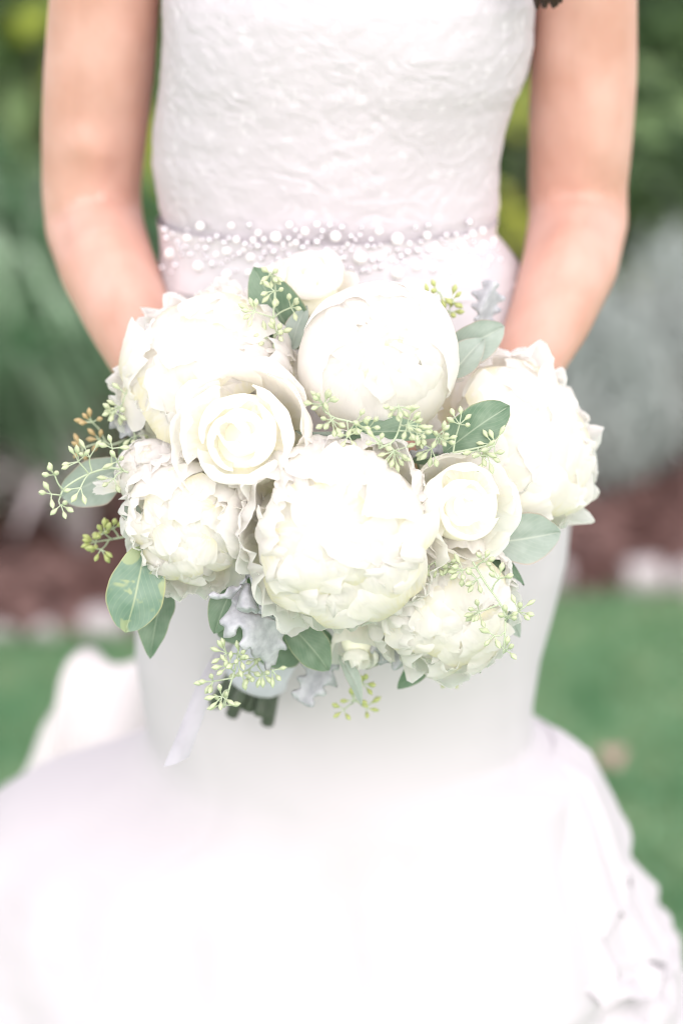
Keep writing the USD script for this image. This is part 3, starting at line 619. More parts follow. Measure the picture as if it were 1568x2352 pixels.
def R(r, a, b): return r.uniform(a, b)
GA = 2.39996
def ruffle(r, pos, nd, tip, W, H, incl, frill, notch, hook=0.25, nu=19, nv=11):
    """A small crinkled petal rooted at pos on a flower's dome: it leans towards tip at the angle incl to the dome and hooks over at its end."""
    u, t = np.meshgrid(np.linspace(-1, 1, nu), np.linspace(0, 1, nv), indexing='ij'); sd = r.uniform(0, 500)
    rag = (meshkit.noise(np.stack([u * 3.2 + sd, 0 * u, 0 * u + sd], -1)) - 0.55) * 0.8 + (meshkit.noise(np.stack([u * 6 + sd, 0 * u + 9, 0 * u], -1)) - 0.5) * 0.25
    v = t * (1 - 0.32 * np.abs(u) ** 2.2 + notch * rag)
    w = W * (0.45 + 0.55 * np.sin(np.clip(v, 0, 1) * np.pi * 0.58))
    f1 = meshkit.noise(np.stack([u * 2.2 + sd, v * 1.6, 0 * u + sd], -1)) - 0.5; f2 = meshkit.noise(np.stack([u * 5.0 + sd, v * 2.5, 0 * u], -1)) - 0.5
    a = incl - (incl + 0.15) * hook * 2 * v                                      # the petal curves over as it rises
    al, up = H * v * np.cos(a), H * v * np.sin(a) + frill * v ** 1.5 * (1.6 * f1 + 1.0 * f2) - 0.22 * W * u ** 2 * (0.4 + 0.6 * v)
    sx = np.cross(tip, nd); sx /= np.linalg.norm(sx); tp = np.cross(nd, sx)
    p = pos + (u * w)[..., None] * sx + al[..., None] * tp + up[..., None] * nd
    return p.reshape(-1, 3), grid_faces(nu, nv), np.stack([u, 0.33 + 0.67 * v], -1).reshape(-1, 2)
def ruffles(r, n, dome, reach, size, frill=0.10, notch=0.3, swirl=0.6, off=(0, 0), incl=(0.25, 0.75)):
    """Crinkled petals all over the heart of a flower, from its rim to its centre."""
    out = []
    for k in range(n):
        q = reach * math.sqrt(1 - (k + .3) / n); an = k * GA + r.normal(0, .3)
        x, y = q * math.cos(an) + off[0], q * math.sin(an) + off[1]; q2 = math.hypot(x, y)
        z = dome[0] - dome[1] * q2 ** 2 + r.normal(0, .03)
        nd = np.array([x * 2 * dome[1] * .6, y * 2 * dome[1] * .6, 1.0]); nd /= np.linalg.norm(nd)
        ta = an + np.pi + r.normal(0, swirl); tip = np.array([math.cos(ta), math.sin(ta), 0.0])
        W, H = size * r.uniform(.7, 1.3), size * r.uniform(1.0, 1.6)
        tp = tip - (tip @ nd) * nd; tp /= np.linalg.norm(tp)
        out.append(ruffle(r, np.array([x, y, z - .06]) - tp * H * 0.45, nd, tip, W, H, r.uniform(*incl), frill * r.uniform(.6, 1.3), notch))
    return out
def peony_globe(r, heart=14):
    out = []
    for k in range(7): out.append(petal(r, k * 2 * np.pi / 5 + R(r, -.2, .2), R(r, .85, 1.05), [(0.08, -0.98), (1.02, -1.02), (1.28 - .02 * k, 0.40), (0.60 - 0.05 * k + R(r, -.06, .06), 0.74 + R(r, -.05, .05))], notch=.05, frill=.02, cup=.05, roundness=.26, nu=19, nv=15))
    for k in range(9):
        s = 0.955 - 0.015 * k; out.append(petal(r, k * GA, R(r, .8, 1.0), [(0.06, -0.5), (0.9 * s, -0.5), (1.24 * s, 0.62), (0.30 * s - .02 * k, 0.84)], notch=.16, frill=.06, freq=3.5, cup=.03))
    out += ruffles(r, heart, (0.82, 0.5), 0.46, 0.27, frill=.09, notch=.25, swirl=1.2, incl=(.2, .7))
    return out
def peony_open(r, guard=8, ruff=40, flare=1.0, off=(0, 0), size=0.30):
    out = []
    for k in range(guard): out.append(petal(r, k * GA + R(r, -.2, .2), R(r, .5, .72), [(0.06, -0.85), (0.9, -0.9), (1.14 * flare, -0.1), (0.95 * flare + R(r, -.07, .07), 0.26 + R(r, -.14, .12))], notch=.24, frill=.10, freq=3.4, cup=.05, roundness=.3, nu=25, nv=14))
    for k in range(16):
        s = 0.97 - .016 * k; out.append(petal(r, k * GA, R(r, .42, .7), [(0.05, -0.5), (0.85 * s, -0.5), (1.16 * s, 0.22), (0.66 * s + R(r, -.12, .1), 0.56 + R(r, -.1, .1))], notch=.24, frill=.08, freq=3.2, cup=.04))
    out += ruffles(r, ruff, (0.68, 0.55), 0.72, size, frill=.10, notch=.32, swirl=.75, off=off)
    return out
def rose(r, n=9, outer=8, wide=1.0):
    out = []
    for k in range(n):
        t = (k + .5) / n; q = 0.11 + 0.56 * t ** 1.1; h = 0.60 - 0.20 * t ** 2
        out.append(petal(r, k * GA + R(r, -.5, .5), min(1.7, 0.5 / (q + .12) + .35) * R(r, .85, 1.15), [(0.05, 0.1), (q * 1.05, 0.05), (q * 1.5 + .06, h * 0.6), (q * R(r, .62, .86), h + R(r, -.05, .05))], notch=.09, frill=.03 + .03 * t, freq=1.6, cup=.05, roundness=.20, roll=.05 * t, spiral=R(r, .02, .09), nu=19, nv=13, ctr=(R(r, -.05, .05), R(r, -.05, .05))))
    for k in range(outer):
        out.append(petal(r, k * GA + 0.7 + R(r, -.2, .2), R(r, .7, 1.0), [(0.05, -0.85), (0.75, -0.9), (1.06, 0.0), (0.78 * wide + .07 * k / outer + R(r, -.09, .09), 0.36 - .16 * k / outer * 2 + R(r, -.08, .08))], notch=.10, frill=.05, freq=1.9, cup=.04, roundness=.24, roll=R(r, .04, .16), spiral=R(r, .0, .1), nu=19, nv=13))
    return out

def flower(kind, mt, u, v, y, rpx, face, spin, petals, depth=1.0, label=None):
    """A flower of radius rpx pixels centred at (u, v), facing (right, up, towards the viewer)."""
    c = PB(u, v, y); Rm = rpx * S(c); fr = frame(cam_dir(*face), spin)
    g = group(kind, bouquet)
    if label: tag(g, label)
    core = trimesh.creation.icosphere(2, 1.0); cv = core.vertices * (0.60, 0.60, 0.52) + (0, 0, -0.30 if kind == 'rose' else -0.12)
    obj('flower_base', (c + (cv * (1, 1, depth) * Rm) @ fr, core.faces), M['heart'], g)
    for p, f, uv in petals:
        obj('petal', (c + (p * (1, 1, depth) * Rm) @ fr, f), mt, g, uv=uv)
    return g
rs = lambda k: np.random.default_rng(100 + k)
flower('peony', M['peony'], 866, 832, -0.262, 195, (-0.02, 0.24, 1.0), 0.3, peony_globe(rs(1), 18), 0.98, 'round globe shaped white peony at the top of the bouquet')
flower('peony', M['peony'], 780, 1220, -0.30, 228, (0.0, -0.12, 1.0), 1.1, peony_open(rs(2), 10, 36, 1.0, (-.08, -.08), 0.36), 0.9, 'largest ruffled white peony in the middle of the bouquet')
flower('peony', M['peony'], 465, 858, -0.228, 204, (-0.45, 0.45, 1.0), 0.2, peony_open(rs(3), 10, 22, 1.06, (0, 0), 0.44), 0.85, 'ruffled white peony at the upper left behind the rose')
flower('peony', M['peony'], 438, 1200, -0.268, 158, (-0.18, -0.28, 1.0), 2.0, peony_open(rs(4), 11, 36, 1.06), 0.95, 'frilly white peony at the lower left with yellow heart')
flower('peony', M['peony'], 1174, 1032, -0.208, 212, (0.5, 0.22, 1.0), 0.9, peony_open(rs(5), 10, 22, 1.06, (0, 0), 0.44), 0.9, 'white peony at the right edge of the bouquet')
flower('peony', M['peony'], 1020, 1400, -0.255, 172, (0.25, -0.5, 1.0), 0.5, peony_open(rs(6), 9, 24, 1.04, (0, 0), 0.38), 0.9, 'white peony at the lower right facing downward')
flower('rose', M['rose'], 560, 1005, -0.290, 182, (-0.16, 0.10, 1.0), 0.4, rose(rs(7), 10, 9), 1.0, 'open white rose left of the middle')
flower('rose', M['rose'], 1066, 1160, -0.288, 142, (0.12, -0.02, 1.0), 1.7, rose(rs(28), 7, 7), 1.0, 'smooth white rose right of the largest peony')
flower('rose', M['peony'], 705, 660, -0.175, 118, (-0.05, 0.85, 0.8), 0.6, rose(rs(9), 9, 7), 0.9, 'white rose at the back above the globe peony')
flower('rose', M['rose'], 632, 865, -0.245, 92, (0.3, 0.15, 1.0), 2.2, rose(rs(10), 7, 6), 1.1, 'small white rose between the larger rose and the globe peony')
flower('rose', M['rose'], 822, 1490, -0.225, 68, (-0.05, -0.95, 0.55), 0.4, rose(rs(11), 6, 6), 1.3, 'white rose hanging below the largest peony')
flower('peony', M['peony'], 350, 1090, -0.238, 92, (-0.55, 0.35, 1.0), 0.4, peony_globe(rs(12)), 0.9, 'smooth cup shaped white peony at the left')
flower('peony', M['peony'], 500, 725, -0.185, 85, (-0.3, 0.8, 0.8), 1.4, peony_open(rs(13), 7, 14), 1.0, 'small white peony at the top left of the bouquet')

# loose large petals that stand out of the outline
def loose(u, v, y, rpx, face, phi, hw, prof, seed, **kw):
    c = PB(u, v, y); p, f, uv = petal(rs(seed), phi, hw, prof, **kw)
    obj('petal', (c + (p * rpx * S(c)) @ frame(cam_dir(*face), 0), f), M['peony'], bouquet, uv=uv)
loose(640, 1380, -0.262, 120, (0, -0.1, 1.0), -0.9, .62, [(0.1, -0.3), (0.5, -0.3), (0.7, -0.1), (0.78, 0.0)], 60, notch=.05, frill=.04)
BIG = [(0.15, -0.6), (1.05, -0.6), (1.22, 0.45), (0.30, 0.78)]
loose(782, 1220, -0.302, 218, (0.05, -0.05, 1.0), 0.75, .62, BIG, 64, notch=.06, frill=.03, cup=.03, nu=23, nv=17)
loose(782, 1220, -0.300, 214, (0.0, -0.05, 1.0), 1.75, .55, [(0.15, -0.6), (1.05, -0.6), (1.22, 0.40), (0.48, 0.74)], 65, notch=.10, frill=.04, cup=.03, nu=23, nv=17)
loose(430, 1205, -0.270, 160, (-0.1, 0.05, 1.0), 1.95, .75, [(0.15, -0.6), (1.05, -0.6), (1.20, 0.40), (0.42, 0.74)], 66, notch=.06, frill=.03, cup=.03, nu=23, nv=17)
loose(430, 1205, -0.270, 160, (-0.1, 0.0, 1.0), 0.0, .6, [(0.15, -0.6), (1.05, -0.6), (1.18, 0.40), (0.55, 0.70)], 67, notch=.08, frill=.03, cup=.03, nu=23, nv=17)
loose(470, 860, -0.228, 190, (-0.3, 0.2, 1.0), 2.9, .6, [(0.15, -0.6), (1.05, -0.6), (1.20, 0.40), (0.45, 0.74)], 68, notch=.10, frill=.04, cup=.03, nu=23, nv=17)
loose(1178, 1030, -0.210, 195, (0.3, 0.1, 1.0), 1.4, .6, [(0.15, -0.6), (1.05, -0.6), (1.20, 0.40), (0.40, 0.74)], 69, notch=.10, frill=.04, cup=.03, nu=23, nv=17)
loose(1225, 1010, -0.225, 110, (0.2, 0, 1.0), 0.1, .35, [(0.1, 0), (0.4, 0.1), (0.7, 0.1), (1.0, 0.2)], 61, notch=.25, frill=.12)
loose(1235, 1120, -0.225, 110, (0.2, 0, 1.0), -0.35, .34, [(0.1, 0), (0.4, 0.1), (0.7, 0.1), (1.02, 0.12)], 62, notch=.25, frill=.12)
loose(320, 1120, -0.245, 100, (-0.2, 0, 1.0), 3.05, .30, [(0.1, 0), (0.4, 0.15), (0.7, 0.2), (1.12, 0.1)], 63, notch=.3, frill=.12)

# ---- eucalyptus leaves
def euc_leaf(base, tip, wpx, mt, y0, y1=None, roll=0.0, bend=0.12, sharp=0.8, label=None, cupf=0.18, blunt=0.75):
    y1 = y0 if y1 is None else y1
    b, e = PB(*base, y0), PB(*tip, y1); L = np.linalg.norm(e - b); d = (e - b) / L; sc = S((b + e) / 2)
    tow = CAM - (b + e) / 2; tow /= np.linalg.norm(tow); nrm = tow - (tow @ d) * d; nrm /= np.linalg.norm(nrm); s = np.cross(d, nrm)
    s, nrm = math.cos(roll) * s + math.sin(roll) * nrm, math.cos(roll) * nrm - math.sin(roll) * s
    nu, nv = 13, 17; u, t = np.meshgrid(np.linspace(-1, 1, nu), np.linspace(0, 1, nv), indexing='ij')
    w = np.sin(np.pi * np.clip(t, 0, 1) ** sharp) ** blunt; w = np.maximum(w, 0.02) * wpx * sc / 2 / max(0.3, math.cos(roll))
    sd = abs(hash((base[0] * 31 + base[1]))) % 97
    wav = (meshkit.noise(np.stack([u * 1.2 + sd, t * 3, 0 * u], -1)) - 0.5)
    w = w * (1 + 0.10 * (meshkit.noise(np.stack([np.sign(u) * 3 + sd, t * 4.5, 0 * u], -1)) - 0.5) * 2)
    p = b + d * L * t[..., None] + s * (u * w)[..., None] + nrm * (cupf * u**2 * w + bend * L * np.sin(np.pi * t) + 0.10 * wav * w * 2 + (0.0012 - 0.0012 * np.exp(-(u / 0.08) ** 2)))[..., None]
    g = obj('eucalyptus_leaf', (p.reshape(-1, 3), grid_faces(nu, nv)), mt, bouquet, uv=np.stack([u, t], -1).reshape(-1, 2))
    if label: tag(g, label)
euc_leaf((690, 800), (583, 612), 120, M['euc_dark'], -0.215, -0.205, roll=0.15, sharp=0.72, blunt=.6, label='broad eucalyptus leaf at the top left of the globe peony')
euc_leaf((668, 806), (705, 702), 52, M['euc'], -0.232, -0.22, roll=0.3)
euc_leaf((570, 715), (522, 684), 34, M['euc_dark'], -0.19)
euc_leaf((1015, 810), (1157, 748), 92, M['euc'], -0.222, -0.21, roll=-0.3, sharp=.85, blunt=.6)
euc_leaf((1030, 868), (1112, 778), 72, M['euc'], -0.238, -0.225, roll=0.2)
euc_leaf((1018, 1040), (1170, 932), 98, M['euc_dark'], -0.280, -0.283, roll=0.15, sharp=.95, blunt=.55, label='grey green eucalyptus leaf pointing up right below the globe peony')
euc_leaf((850, 985), (678, 988), 30, M['euc'], -0.29, -0.285, roll=0.7)
euc_leaf((790, 1000), (1015, 1005), 58, M['euc_dark'], -0.29, -0.288, roll=0.5)
euc_leaf((1120, 1248), (1286, 1222), 112, M['euc'], -0.250, -0.235, roll=-0.1, sharp=.85, blunt=.6, label='pale oval eucalyptus leaf at the right over the gown')
euc_leaf((335, 1250), (288, 1452), 134, M['euc_patch'], -0.268, -0.262, roll=0.12, sharp=0.9, blunt=.55, label='large eucalyptus leaf with yellow patches at the lower left')
euc_leaf((385, 1350), (346, 1514), 78, M['euc_dark'], -0.22, -0.225, roll=-0.4, sharp=0.75)
euc_leaf((295, 1065), (142, 1140), 105, M['euc'], -0.222, -0.212, roll=0.1, sharp=.9, blunt=.55)
euc_leaf((288, 1150), (322, 1218), 50, M['euc'], -0.262, -0.265, blunt=.6)
euc_leaf((540, 1340), (492, 1456), 66, M['euc_dark'], -0.25, -0.25, roll=-0.2, blunt=.6)
euc_leaf((660, 1430), (755, 1540), 92, M['euc_dark'], -0.235, -0.23, roll=0.2, blunt=.6)
euc_leaf((775, 1505), (828, 1622), 32, M['euc'], -0.225, -0.225, roll=0.6)
euc_leaf((985, 1495), (912, 1582), 50, M['euc_dark'], -0.215, -0.21, roll=0.3)
euc_leaf((1080, 1310), (1192, 1465), 68, M['euc'], -0.235, -0.225, roll=0.4)
euc_leaf((1075, 1265), (1202, 1346), 34, M['euc_dark'], -0.25, -0.245, roll=0.9)
euc_leaf((740, 1440), (720, 1500), 60, M['euc_dark'], -0.215, -0.205, roll=0.3)
euc_leaf((1010, 1030), (930, 1050), 40, M['euc_dark'], -0.25, -0.25, roll=0.5)
euc_leaf((690, 960), (640, 925), 40, M['euc_dark'], -0.235, -0.235, roll=0.2)

# foliage deep between the flowers
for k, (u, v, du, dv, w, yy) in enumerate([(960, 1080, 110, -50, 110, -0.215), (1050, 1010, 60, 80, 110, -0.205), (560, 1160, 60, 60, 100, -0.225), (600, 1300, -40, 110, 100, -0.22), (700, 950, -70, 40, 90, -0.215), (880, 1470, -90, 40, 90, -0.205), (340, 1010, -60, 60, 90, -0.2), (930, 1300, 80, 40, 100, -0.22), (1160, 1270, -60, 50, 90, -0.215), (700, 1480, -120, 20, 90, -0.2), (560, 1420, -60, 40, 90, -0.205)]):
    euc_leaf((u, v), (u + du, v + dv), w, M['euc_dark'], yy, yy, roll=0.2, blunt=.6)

# ---- seeded sprigs: a stem, side stalks and pointed buds
def bud_mesh(base, d, L, w):
    t = np.array([0, .12, .3, .52, .72, .88, 1.0]); rad = np.array([0.16, 0.30, 0.66, 1.0, 0.86, 0.42, 0.03]) * w / 2
    return tube(base + d * L * t[:, None], rad, 7)
def sprig(stem, clusters, y, mt=None, stalk=None, seed=0, y1=None, blen=26, label=None):
    """stem: pixels along the main stalk; clusters: (u, v, buds, reach in pixels, pixel on the stem where the side stalk leaves)."""
    mt = mt or M['bud']; r = np.random.default_rng(300 + seed); y1 = y if y1 is None else y1
    g = group('seeded_sprig', bouquet)
    if label: tag(g, label)
    yy = np.linspace(y, y1, len(stem)); pts = [PB(a, b, c) for (a, b), c in zip(stem, yy)]; sc = S(pts[0])
    sm = spline(pts, 6 * len(pts)); st = [tube(sm, np.linspace(2.8, 1.9, len(sm)) * sc, 7)]
    for cu, cv, nb, reach, fr in clusters:
        yc = float(np.interp(fr, [0, 1], [y, y1])) - 0.006 + r.normal(0, .003); c = PB(cu, cv, yc); a = sm[int(np.clip(fr, 0, 1) * (len(sm) - 1))]
        if np.linalg.norm(c - a) > 5 * sc: st.append(tube(spline([a, (a + c) / 2 + r.normal(0, 2, 3) * sc, c], 7), np.linspace(2.1, 1.7, 7) * sc, 6))
        main = c - a; main = main / (np.linalg.norm(main) + 1e-9) if np.linalg.norm(main) > 8 * sc else np.zeros(3)
        ph0 = r.uniform(0, 6.3)
        if np.linalg.norm(main) > 0: ph0 = math.atan2(main @ UP, main @ RIGHT)
        for k in range(nb):
            an = ph0 + ((k + .5) / nb - .5) * 2 * np.pi * 0.72 + r.normal(0, .28); el = r.uniform(-0.5, 0.95)
            d = RIGHT * math.cos(an) * math.cos(el) + UP * math.sin(an) * math.cos(el) - FWD * math.sin(el) + main * 0.45; d /= np.linalg.norm(d)
            rc = reach * r.uniform(0.55, 1.2) * sc; L = blen * r.uniform(0.8, 1.15) * sc
            st.append(tube(np.array([c, c + d * rc * 0.5, c + d * rc]), np.array([1.7, 1.3, 1.6]) * sc, 5))
            dd = d + r.normal(0, .12, 3); dd /= np.linalg.norm(dd)
            obj('bud', bud_mesh(c + d * rc * 0.9, dd, L, blen * r.uniform(0.42, 0.55) * sc), mt, g)
    obj('stalk', join(st), stalk or M['stem_pale'], g)
sprig([(628, 812), (630, 760), (628, 720), (632, 660), (622, 625)], [(622, 630, 8, 14, 1.0), (630, 668, 6, 20, .75), (585, 715, 6, 14, .45), (668, 706, 5, 20, .45), (636, 765, 6, 18, .2), (612, 775, 3, 14, .15)], -0.245, seed=1, y1=-0.225, label='seeded sprig in front of the broad leaf above the rose')
sprig([(880, 1020), (820, 975), (770, 960), (745, 945)], [(742, 930, 9, 24, 1.0), (762, 965, 7, 26, .7), (815, 972, 5, 22, .4), (845, 985, 5, 26, .2), (800, 1000, 4, 18, .5)], -0.315, seed=2, label='seeded sprig under the globe peony')
sprig([(870, 1030), (905, 1010), (922, 960), (915, 930)], [(915, 935, 8, 22, 1.0), (935, 975, 7, 24, .6), (905, 1035, 10, 28, .3), (955, 990, 5, 22, .5), (870, 1020, 4, 20, .0)], -0.318, seed=3)
sprig([(1010, 1020), (1000, 1000), (985, 985)], [(1005, 1000, 6, 22, .5), (990, 1030, 6, 24, .2), (968, 1000, 5, 20, 1.0), (1015, 1010, 4, 18, .1)], -0.305, seed=4)
sprig([(1040, 1040), (1090, 1030), (1130, 1020)], [(1055, 975, 5, 24, 0), (1100, 1035, 5, 24, .6), (1135, 1022, 7, 24, 1.0), (1118, 1045, 5, 22, .8)], -0.295, seed=5)
sprig([(295, 1085), (255, 1075), (200, 1090), (150, 1120), (135, 1150)], [(125, 1090, 4, 16, .8), (118, 1135, 3, 16, .9), (140, 1160, 4, 16, 1.0), (180, 1060, 5, 22, .5), (185, 1120, 3, 22, .5), (258, 1030, 3, 18, .25), (270, 1060, 3, 16, .1), (262, 1100, 3, 16, .1), (206, 1050, 3, 22, .45)], -0.255, seed=6, label='long seeded sprig reaching out to the left')
sprig([(290, 1010), (250, 1020), (225, 980)], [(212, 970, 5, 14, .9), (230, 1010, 4, 14, .5), (190, 1030, 4, 14, .6)], -0.205, M['bud_brown'], seed=7, label='brownish seeded sprig at the far left')
sprig([(300, 960), (280, 930)], [(288, 905, 3, 14, 1), (275, 935, 6, 18, 1), (262, 945, 4, 14, 1), (310, 1000, 4, 16, 0)], -0.225, seed=8)
sprig([(300, 1230), (250, 1240)], [(240, 1225, 6, 14, .9), (220, 1245, 6, 14, 1), (260, 1215, 5, 16, .6), (232, 1262, 5, 14, 1)], -0.215, M['bud_olive'], seed=9, label='olive green seeded sprig above the patched leaf')
sprig([(548, 1490), (540, 1535), (528, 1575), (515, 1625)], [(520, 1500, 5, 18, .1), (548, 1505, 5, 16, .1), (490, 1565, 6, 18, .55), (525, 1530, 4, 18, .4), (510, 1600, 5, 16, .75), (512, 1620, 4, 18, 1.0), (545, 1520, 3, 18, .2)], -0.262, seed=10, label='seeded sprig hanging below the silver lobed leaf')
sprig([(600, 1510), (575, 1535), (555, 1545)], [(588, 1515, 5, 16, .2), (572, 1540, 5, 18, .6), (602, 1545, 4, 16, .2), (555, 1550, 3, 16, 1.0), (625, 1540, 3, 14, .0)], -0.245, seed=11)
sprig([(1085, 1290), (1115, 1340), (1150, 1390), (1160, 1430), (1155, 1500)], [(1062, 1310, 6, 18, .1), (1095, 1330, 6, 18, .2), (1110, 1290, 4, 16, .1), (1145, 1330, 6, 18, .35), (1100, 1405, 7, 20, .5), (1190, 1405, 5, 20, .7), (1135, 1460, 4, 18, .85), (1160, 1495, 4, 14, 1.0), (1165, 1420, 4, 18, .75)], -0.295, seed=12, label='seeded sprig hanging over the gown at the lower right')
sprig([(1010, 730), (1015, 700), (1010, 670)], [(1008, 672, 5, 16, 1), (985, 690, 5, 14, .6), (1035, 690, 4, 16, .6), (1030, 715, 4, 14, .3)], -0.185, M['bud_olive'], seed=13, label='seeded sprig behind the globe peony at the upper right')
sprig([(430, 770), (420, 745)], [(418, 745, 6, 12, 1), (410, 765, 4, 12, .5)], -0.19, seed=14)
sprig([(360, 870), (345, 845)], [(343, 845, 4, 10, 1), (352, 858, 3, 10, .5)], -0.2, seed=15)
sprig([(800, 1540), (815, 1575), (810, 1615)], [(830, 1570, 5, 16, .6), (812, 1610, 5, 14, 1), (790, 1630, 3, 14, 1), (840, 1625, 3, 14, .9)], -0.19, M['bud_olive'], seed=16)
sprig([(1040, 1480), (1035, 1510), (1020, 1540)], [(1050, 1490, 5, 14, .2), (1025, 1520, 6, 16, .7), (1030, 1550, 5, 14, 1)], -0.165, M['bud_olive'], seed=17, label='soft olive sprig behind the lower right peony')
sprig([(1010, 1275), (1000, 1290)], [(985, 1300, 4, 12, 1), (1005, 1300, 5, 14, 1), (1030, 1295, 4, 14, .3)], -0.285, seed=18)

# ---- dusty miller: felted, lobed leaves with thickness
def felt(outline_px, y, thick=0.0016, bendf=None, step=5.0, label=None, parent=bouquet, name='silver_lobed_leaf', mt='dusty'):
    poly = Polygon(outline_px).buffer(2.5).buffer(-2.5).buffer(-1.5).buffer(1.5)
    if poly.geom_type != 'Polygon': poly = max(poly.geoms, key=lambda q: q.area)
    ring = poly.exterior; nb = int(ring.length / step); bp = np.array([ring.interpolate(i / nb, normalized=True).coords[0] for i in range(nb)])
    x0, y0, x1, y1 = poly.bounds; gx, gy = np.meshgrid(np.arange(x0, x1, step), np.arange(y0, y1, step)); gp = np.stack([gx.ravel(), gy.ravel()], 1)
    inn = poly.buffer(-step * 0.55); gp = gp[shapely.contains_xy(inn, gp[:, 0], gp[:, 1])]
    pts = np.vstack([bp, gp]); T = Delaunay(pts).simplices; cc = pts[T].mean(1); T = T[shapely.contains_xy(poly, cc[:, 0], cc[:, 1])]
    a, b, c = pts[T[:, 0]], pts[T[:, 1]], pts[T[:, 2]]; ar = (b[:, 0] - a[:, 0]) * (c[:, 1] - a[:, 1]) - (b[:, 1] - a[:, 1]) * (c[:, 0] - a[:, 0]); T[ar < 0] = T[ar < 0][:, ::-1]
    dist = np.array([ring.distance(Point(q)) for q in pts]); th = thick * np.sqrt(np.clip(dist / 7, 0, 1)); th[:nb] = 0
    off = np.zeros(len(pts)) if bendf is None else bendf(pts, dist)
    front = np.array([PB(q[0], q[1], y - o - t) for q, o, t in zip(pts, off, th)]); backv = np.array([PB(q[0], q[1], y - o + t) for q, o, t in zip(pts, off, th)])
    idx = np.arange(len(pts)) + len(pts); idx[:nb] = np.arange(nb)
    V = np.vstack([front, backv]); Fm = np.vstack([T[:, ::-1], idx[T]])
    m = trimesh.Trimesh(V, Fm, process=False); m.remove_unreferenced_vertices()
    g = obj(name, (np.array(m.vertices), np.array(m.faces)), M[mt], parent)
    if label: tag(g, label)
    return g
Z7 = lambda pts: [((400 + a / 2.613) / 1.0204, (1250 + b / 2.613) / 1.0204) for a, b in pts]
front_leaf = Z7([(500, 480), (600, 510), (650, 535), (705, 545), (690, 575), (715, 605), (690, 625), (682, 650), (712, 690), (710, 720), (665, 712), (655, 760), (640, 812), (620, 805), (600, 858), (575, 830), (570, 790), (545, 762), (510, 768), (490, 740), (490, 690), (460, 727), (435, 715), (415, 680), (440, 640), (438, 590), (420, 568), (405, 592), (400, 625), (365, 642), (320, 642), (325, 600), (330, 575), (300, 557), (297, 535), (330, 500), (355, 470), (375, 430), (368, 402), (420, 330), (440, 285), (470, 300)])
felt(front_leaf, -0.272, bendf=lambda p, d: 0.010 * np.sin((p[:, 0] - 500) / 34) * np.clip((p[:, 1] - 1390) / 60, 0, 1) - 0.012 * ((p[:, 1] - 1430) / 90) ** 2 + 0.003 * np.sin(p[:, 1] / 9) * np.exp(-d / 6), label='large silvery felted lobed leaf below the lower left peony')
arm1 = Z7([(440, 290), (460, 265), (452, 235), (470, 255), (462, 290), (430, 335), (400, 375), (370, 405), (330, 398), (285, 408), (240, 398), (226, 376), (258, 352), (300, 372), (330, 368), (348, 330), (380, 318), (415, 330), (425, 295)])
felt(arm1, -0.276, thick=0.0026, bendf=lambda p, d: 0.006 + 0.004 * np.sin(p[:, 0] / 8))
arm2 = Z7([(455, 165), (480, 190), (490, 235), (530, 265), (525, 300), (520, 330), (562, 360), (553, 385), (566, 415), (552, 432), (590, 470), (640, 512), (600, 512), (545, 470), (530, 420), (510, 380), (495, 320), (480, 260), (455, 215), (438, 180)])
felt(arm2, -0.282, thick=0.0026, bendf=lambda p, d: 0.004 * np.sin(p[:, 1] / 10))
curl = Z7([(452, 300), (490, 310), (500, 370), (520, 420), (548, 468), (525, 498), (495, 480), (470, 492), (430, 480), (398, 462), (412, 420), (425, 360)])
felt(curl, -0.278, thick=0.0022, bendf=lambda p, d: 0.010 * np.clip(d / 10, 0, 1) ** 0.6 * np.clip((p[:, 1] - 1340) / 60, 0.1, 1))
def lobed(tip, base, wpx, lobes=4, seed=0):
    r = np.random.default_rng(seed); b, t = np.array(base, float), np.array(tip, float); d = t - b; n = np.array([-d[1], d[0]]) / np.linalg.norm(d)
    side = []
    for i in range(lobes):
        a = (i + 0.6) / lobes
        w = wpx / 2 * math.sin(np.pi * min(.97, a * 0.75 + .12)) * r.uniform(.85, 1.15)
        side += [(a - 0.09, w * 0.62), (a - .02, w * 0.98), (a + 0.05, w * 1.0), (a + 0.09, w * .62)]
    up = [tuple(b + d * a + n * w) for a, w in side]; lo = [tuple(b + d * a - n * w * r.uniform(.9, 1.1)) for a, w in side][::-1]
    return [tuple(b + n * 4)] + up + [tuple(t)] + lo + [tuple(b - n * 4)]
wavy = lambda amp, k: (lambda p, d: amp * np.sin((p[:, 0] + 0.6 * p[:, 1]) / k))
felt(lobed((690, 1615), (765, 1500), 92, 4, 1), -0.205, bendf=wavy(.004, 14), label='grey silver lobed leaf hanging below the bouquet')
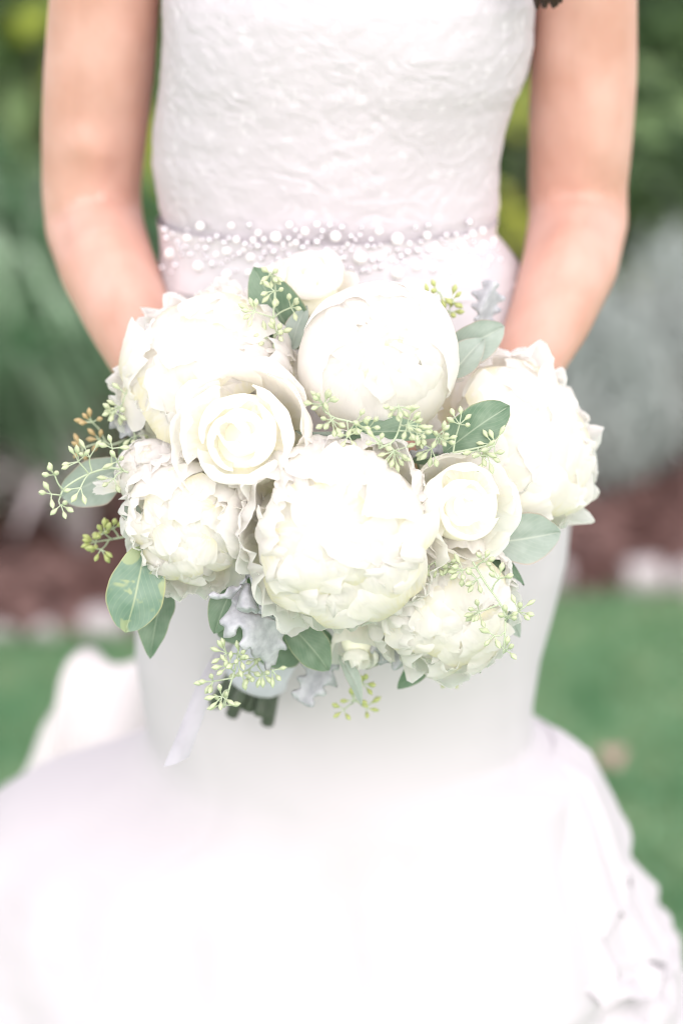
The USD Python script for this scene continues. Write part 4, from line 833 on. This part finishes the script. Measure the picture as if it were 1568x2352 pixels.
felt(lobed((1128, 642), (1108, 752), 78, 4, 2), -0.175, bendf=wavy(.008, 12), label='pale silver lobed leaf at the upper right')
felt(lobed((925, 1530), (840, 1440), 76, 4, 3), -0.225, bendf=wavy(.006, 12))
felt(lobed((255, 960), (335, 1005), 60, 3, 4), -0.215, bendf=wavy(.006, 10))
felt(lobed((935, 1045), (1030, 1030), 30, 3, 5), -0.265, bendf=wavy(.004, 10))
felt(lobed((575, 1220), (565, 1330), 46, 4, 6), -0.262, bendf=wavy(.005, 9))

# ---- stems, ribbon wrap and tail
r = np.random.default_rng(12); sx = np.cross(hdir, (0, 1, 0)); sx /= np.linalg.norm(sx); sy = np.cross(sx, hdir)
for k in range(11):
    a, q = k * GA, 0.017 * math.sqrt((k + .5) / 11); o = sx * math.cos(a) * q + sy * math.sin(a) * q
    end = H1 + o * 1.5 + hdir * r.uniform(-0.012, 0.016)
    obj('stem', tube(spline([H0 + o * 2.5 - hdir * 0.0, H0 + hdir * 0.05 + o, H1 - hdir * 0.04 + o, end], 12), 0.0052, 7), M['stem_dark'], bouquet)
w0, w1 = H0 + hdir * 0.035, P(582, 1572, -0.19); t = np.linspace(0, 1, 22); rad = 0.0235 + 0.001 * np.sin(t * 40)
rad[-1] = 0.019
obj('ribbon_wrap', tube(w0 + (w1 - w0) * t[:, None], rad, 24), M['satin'], bouquet)
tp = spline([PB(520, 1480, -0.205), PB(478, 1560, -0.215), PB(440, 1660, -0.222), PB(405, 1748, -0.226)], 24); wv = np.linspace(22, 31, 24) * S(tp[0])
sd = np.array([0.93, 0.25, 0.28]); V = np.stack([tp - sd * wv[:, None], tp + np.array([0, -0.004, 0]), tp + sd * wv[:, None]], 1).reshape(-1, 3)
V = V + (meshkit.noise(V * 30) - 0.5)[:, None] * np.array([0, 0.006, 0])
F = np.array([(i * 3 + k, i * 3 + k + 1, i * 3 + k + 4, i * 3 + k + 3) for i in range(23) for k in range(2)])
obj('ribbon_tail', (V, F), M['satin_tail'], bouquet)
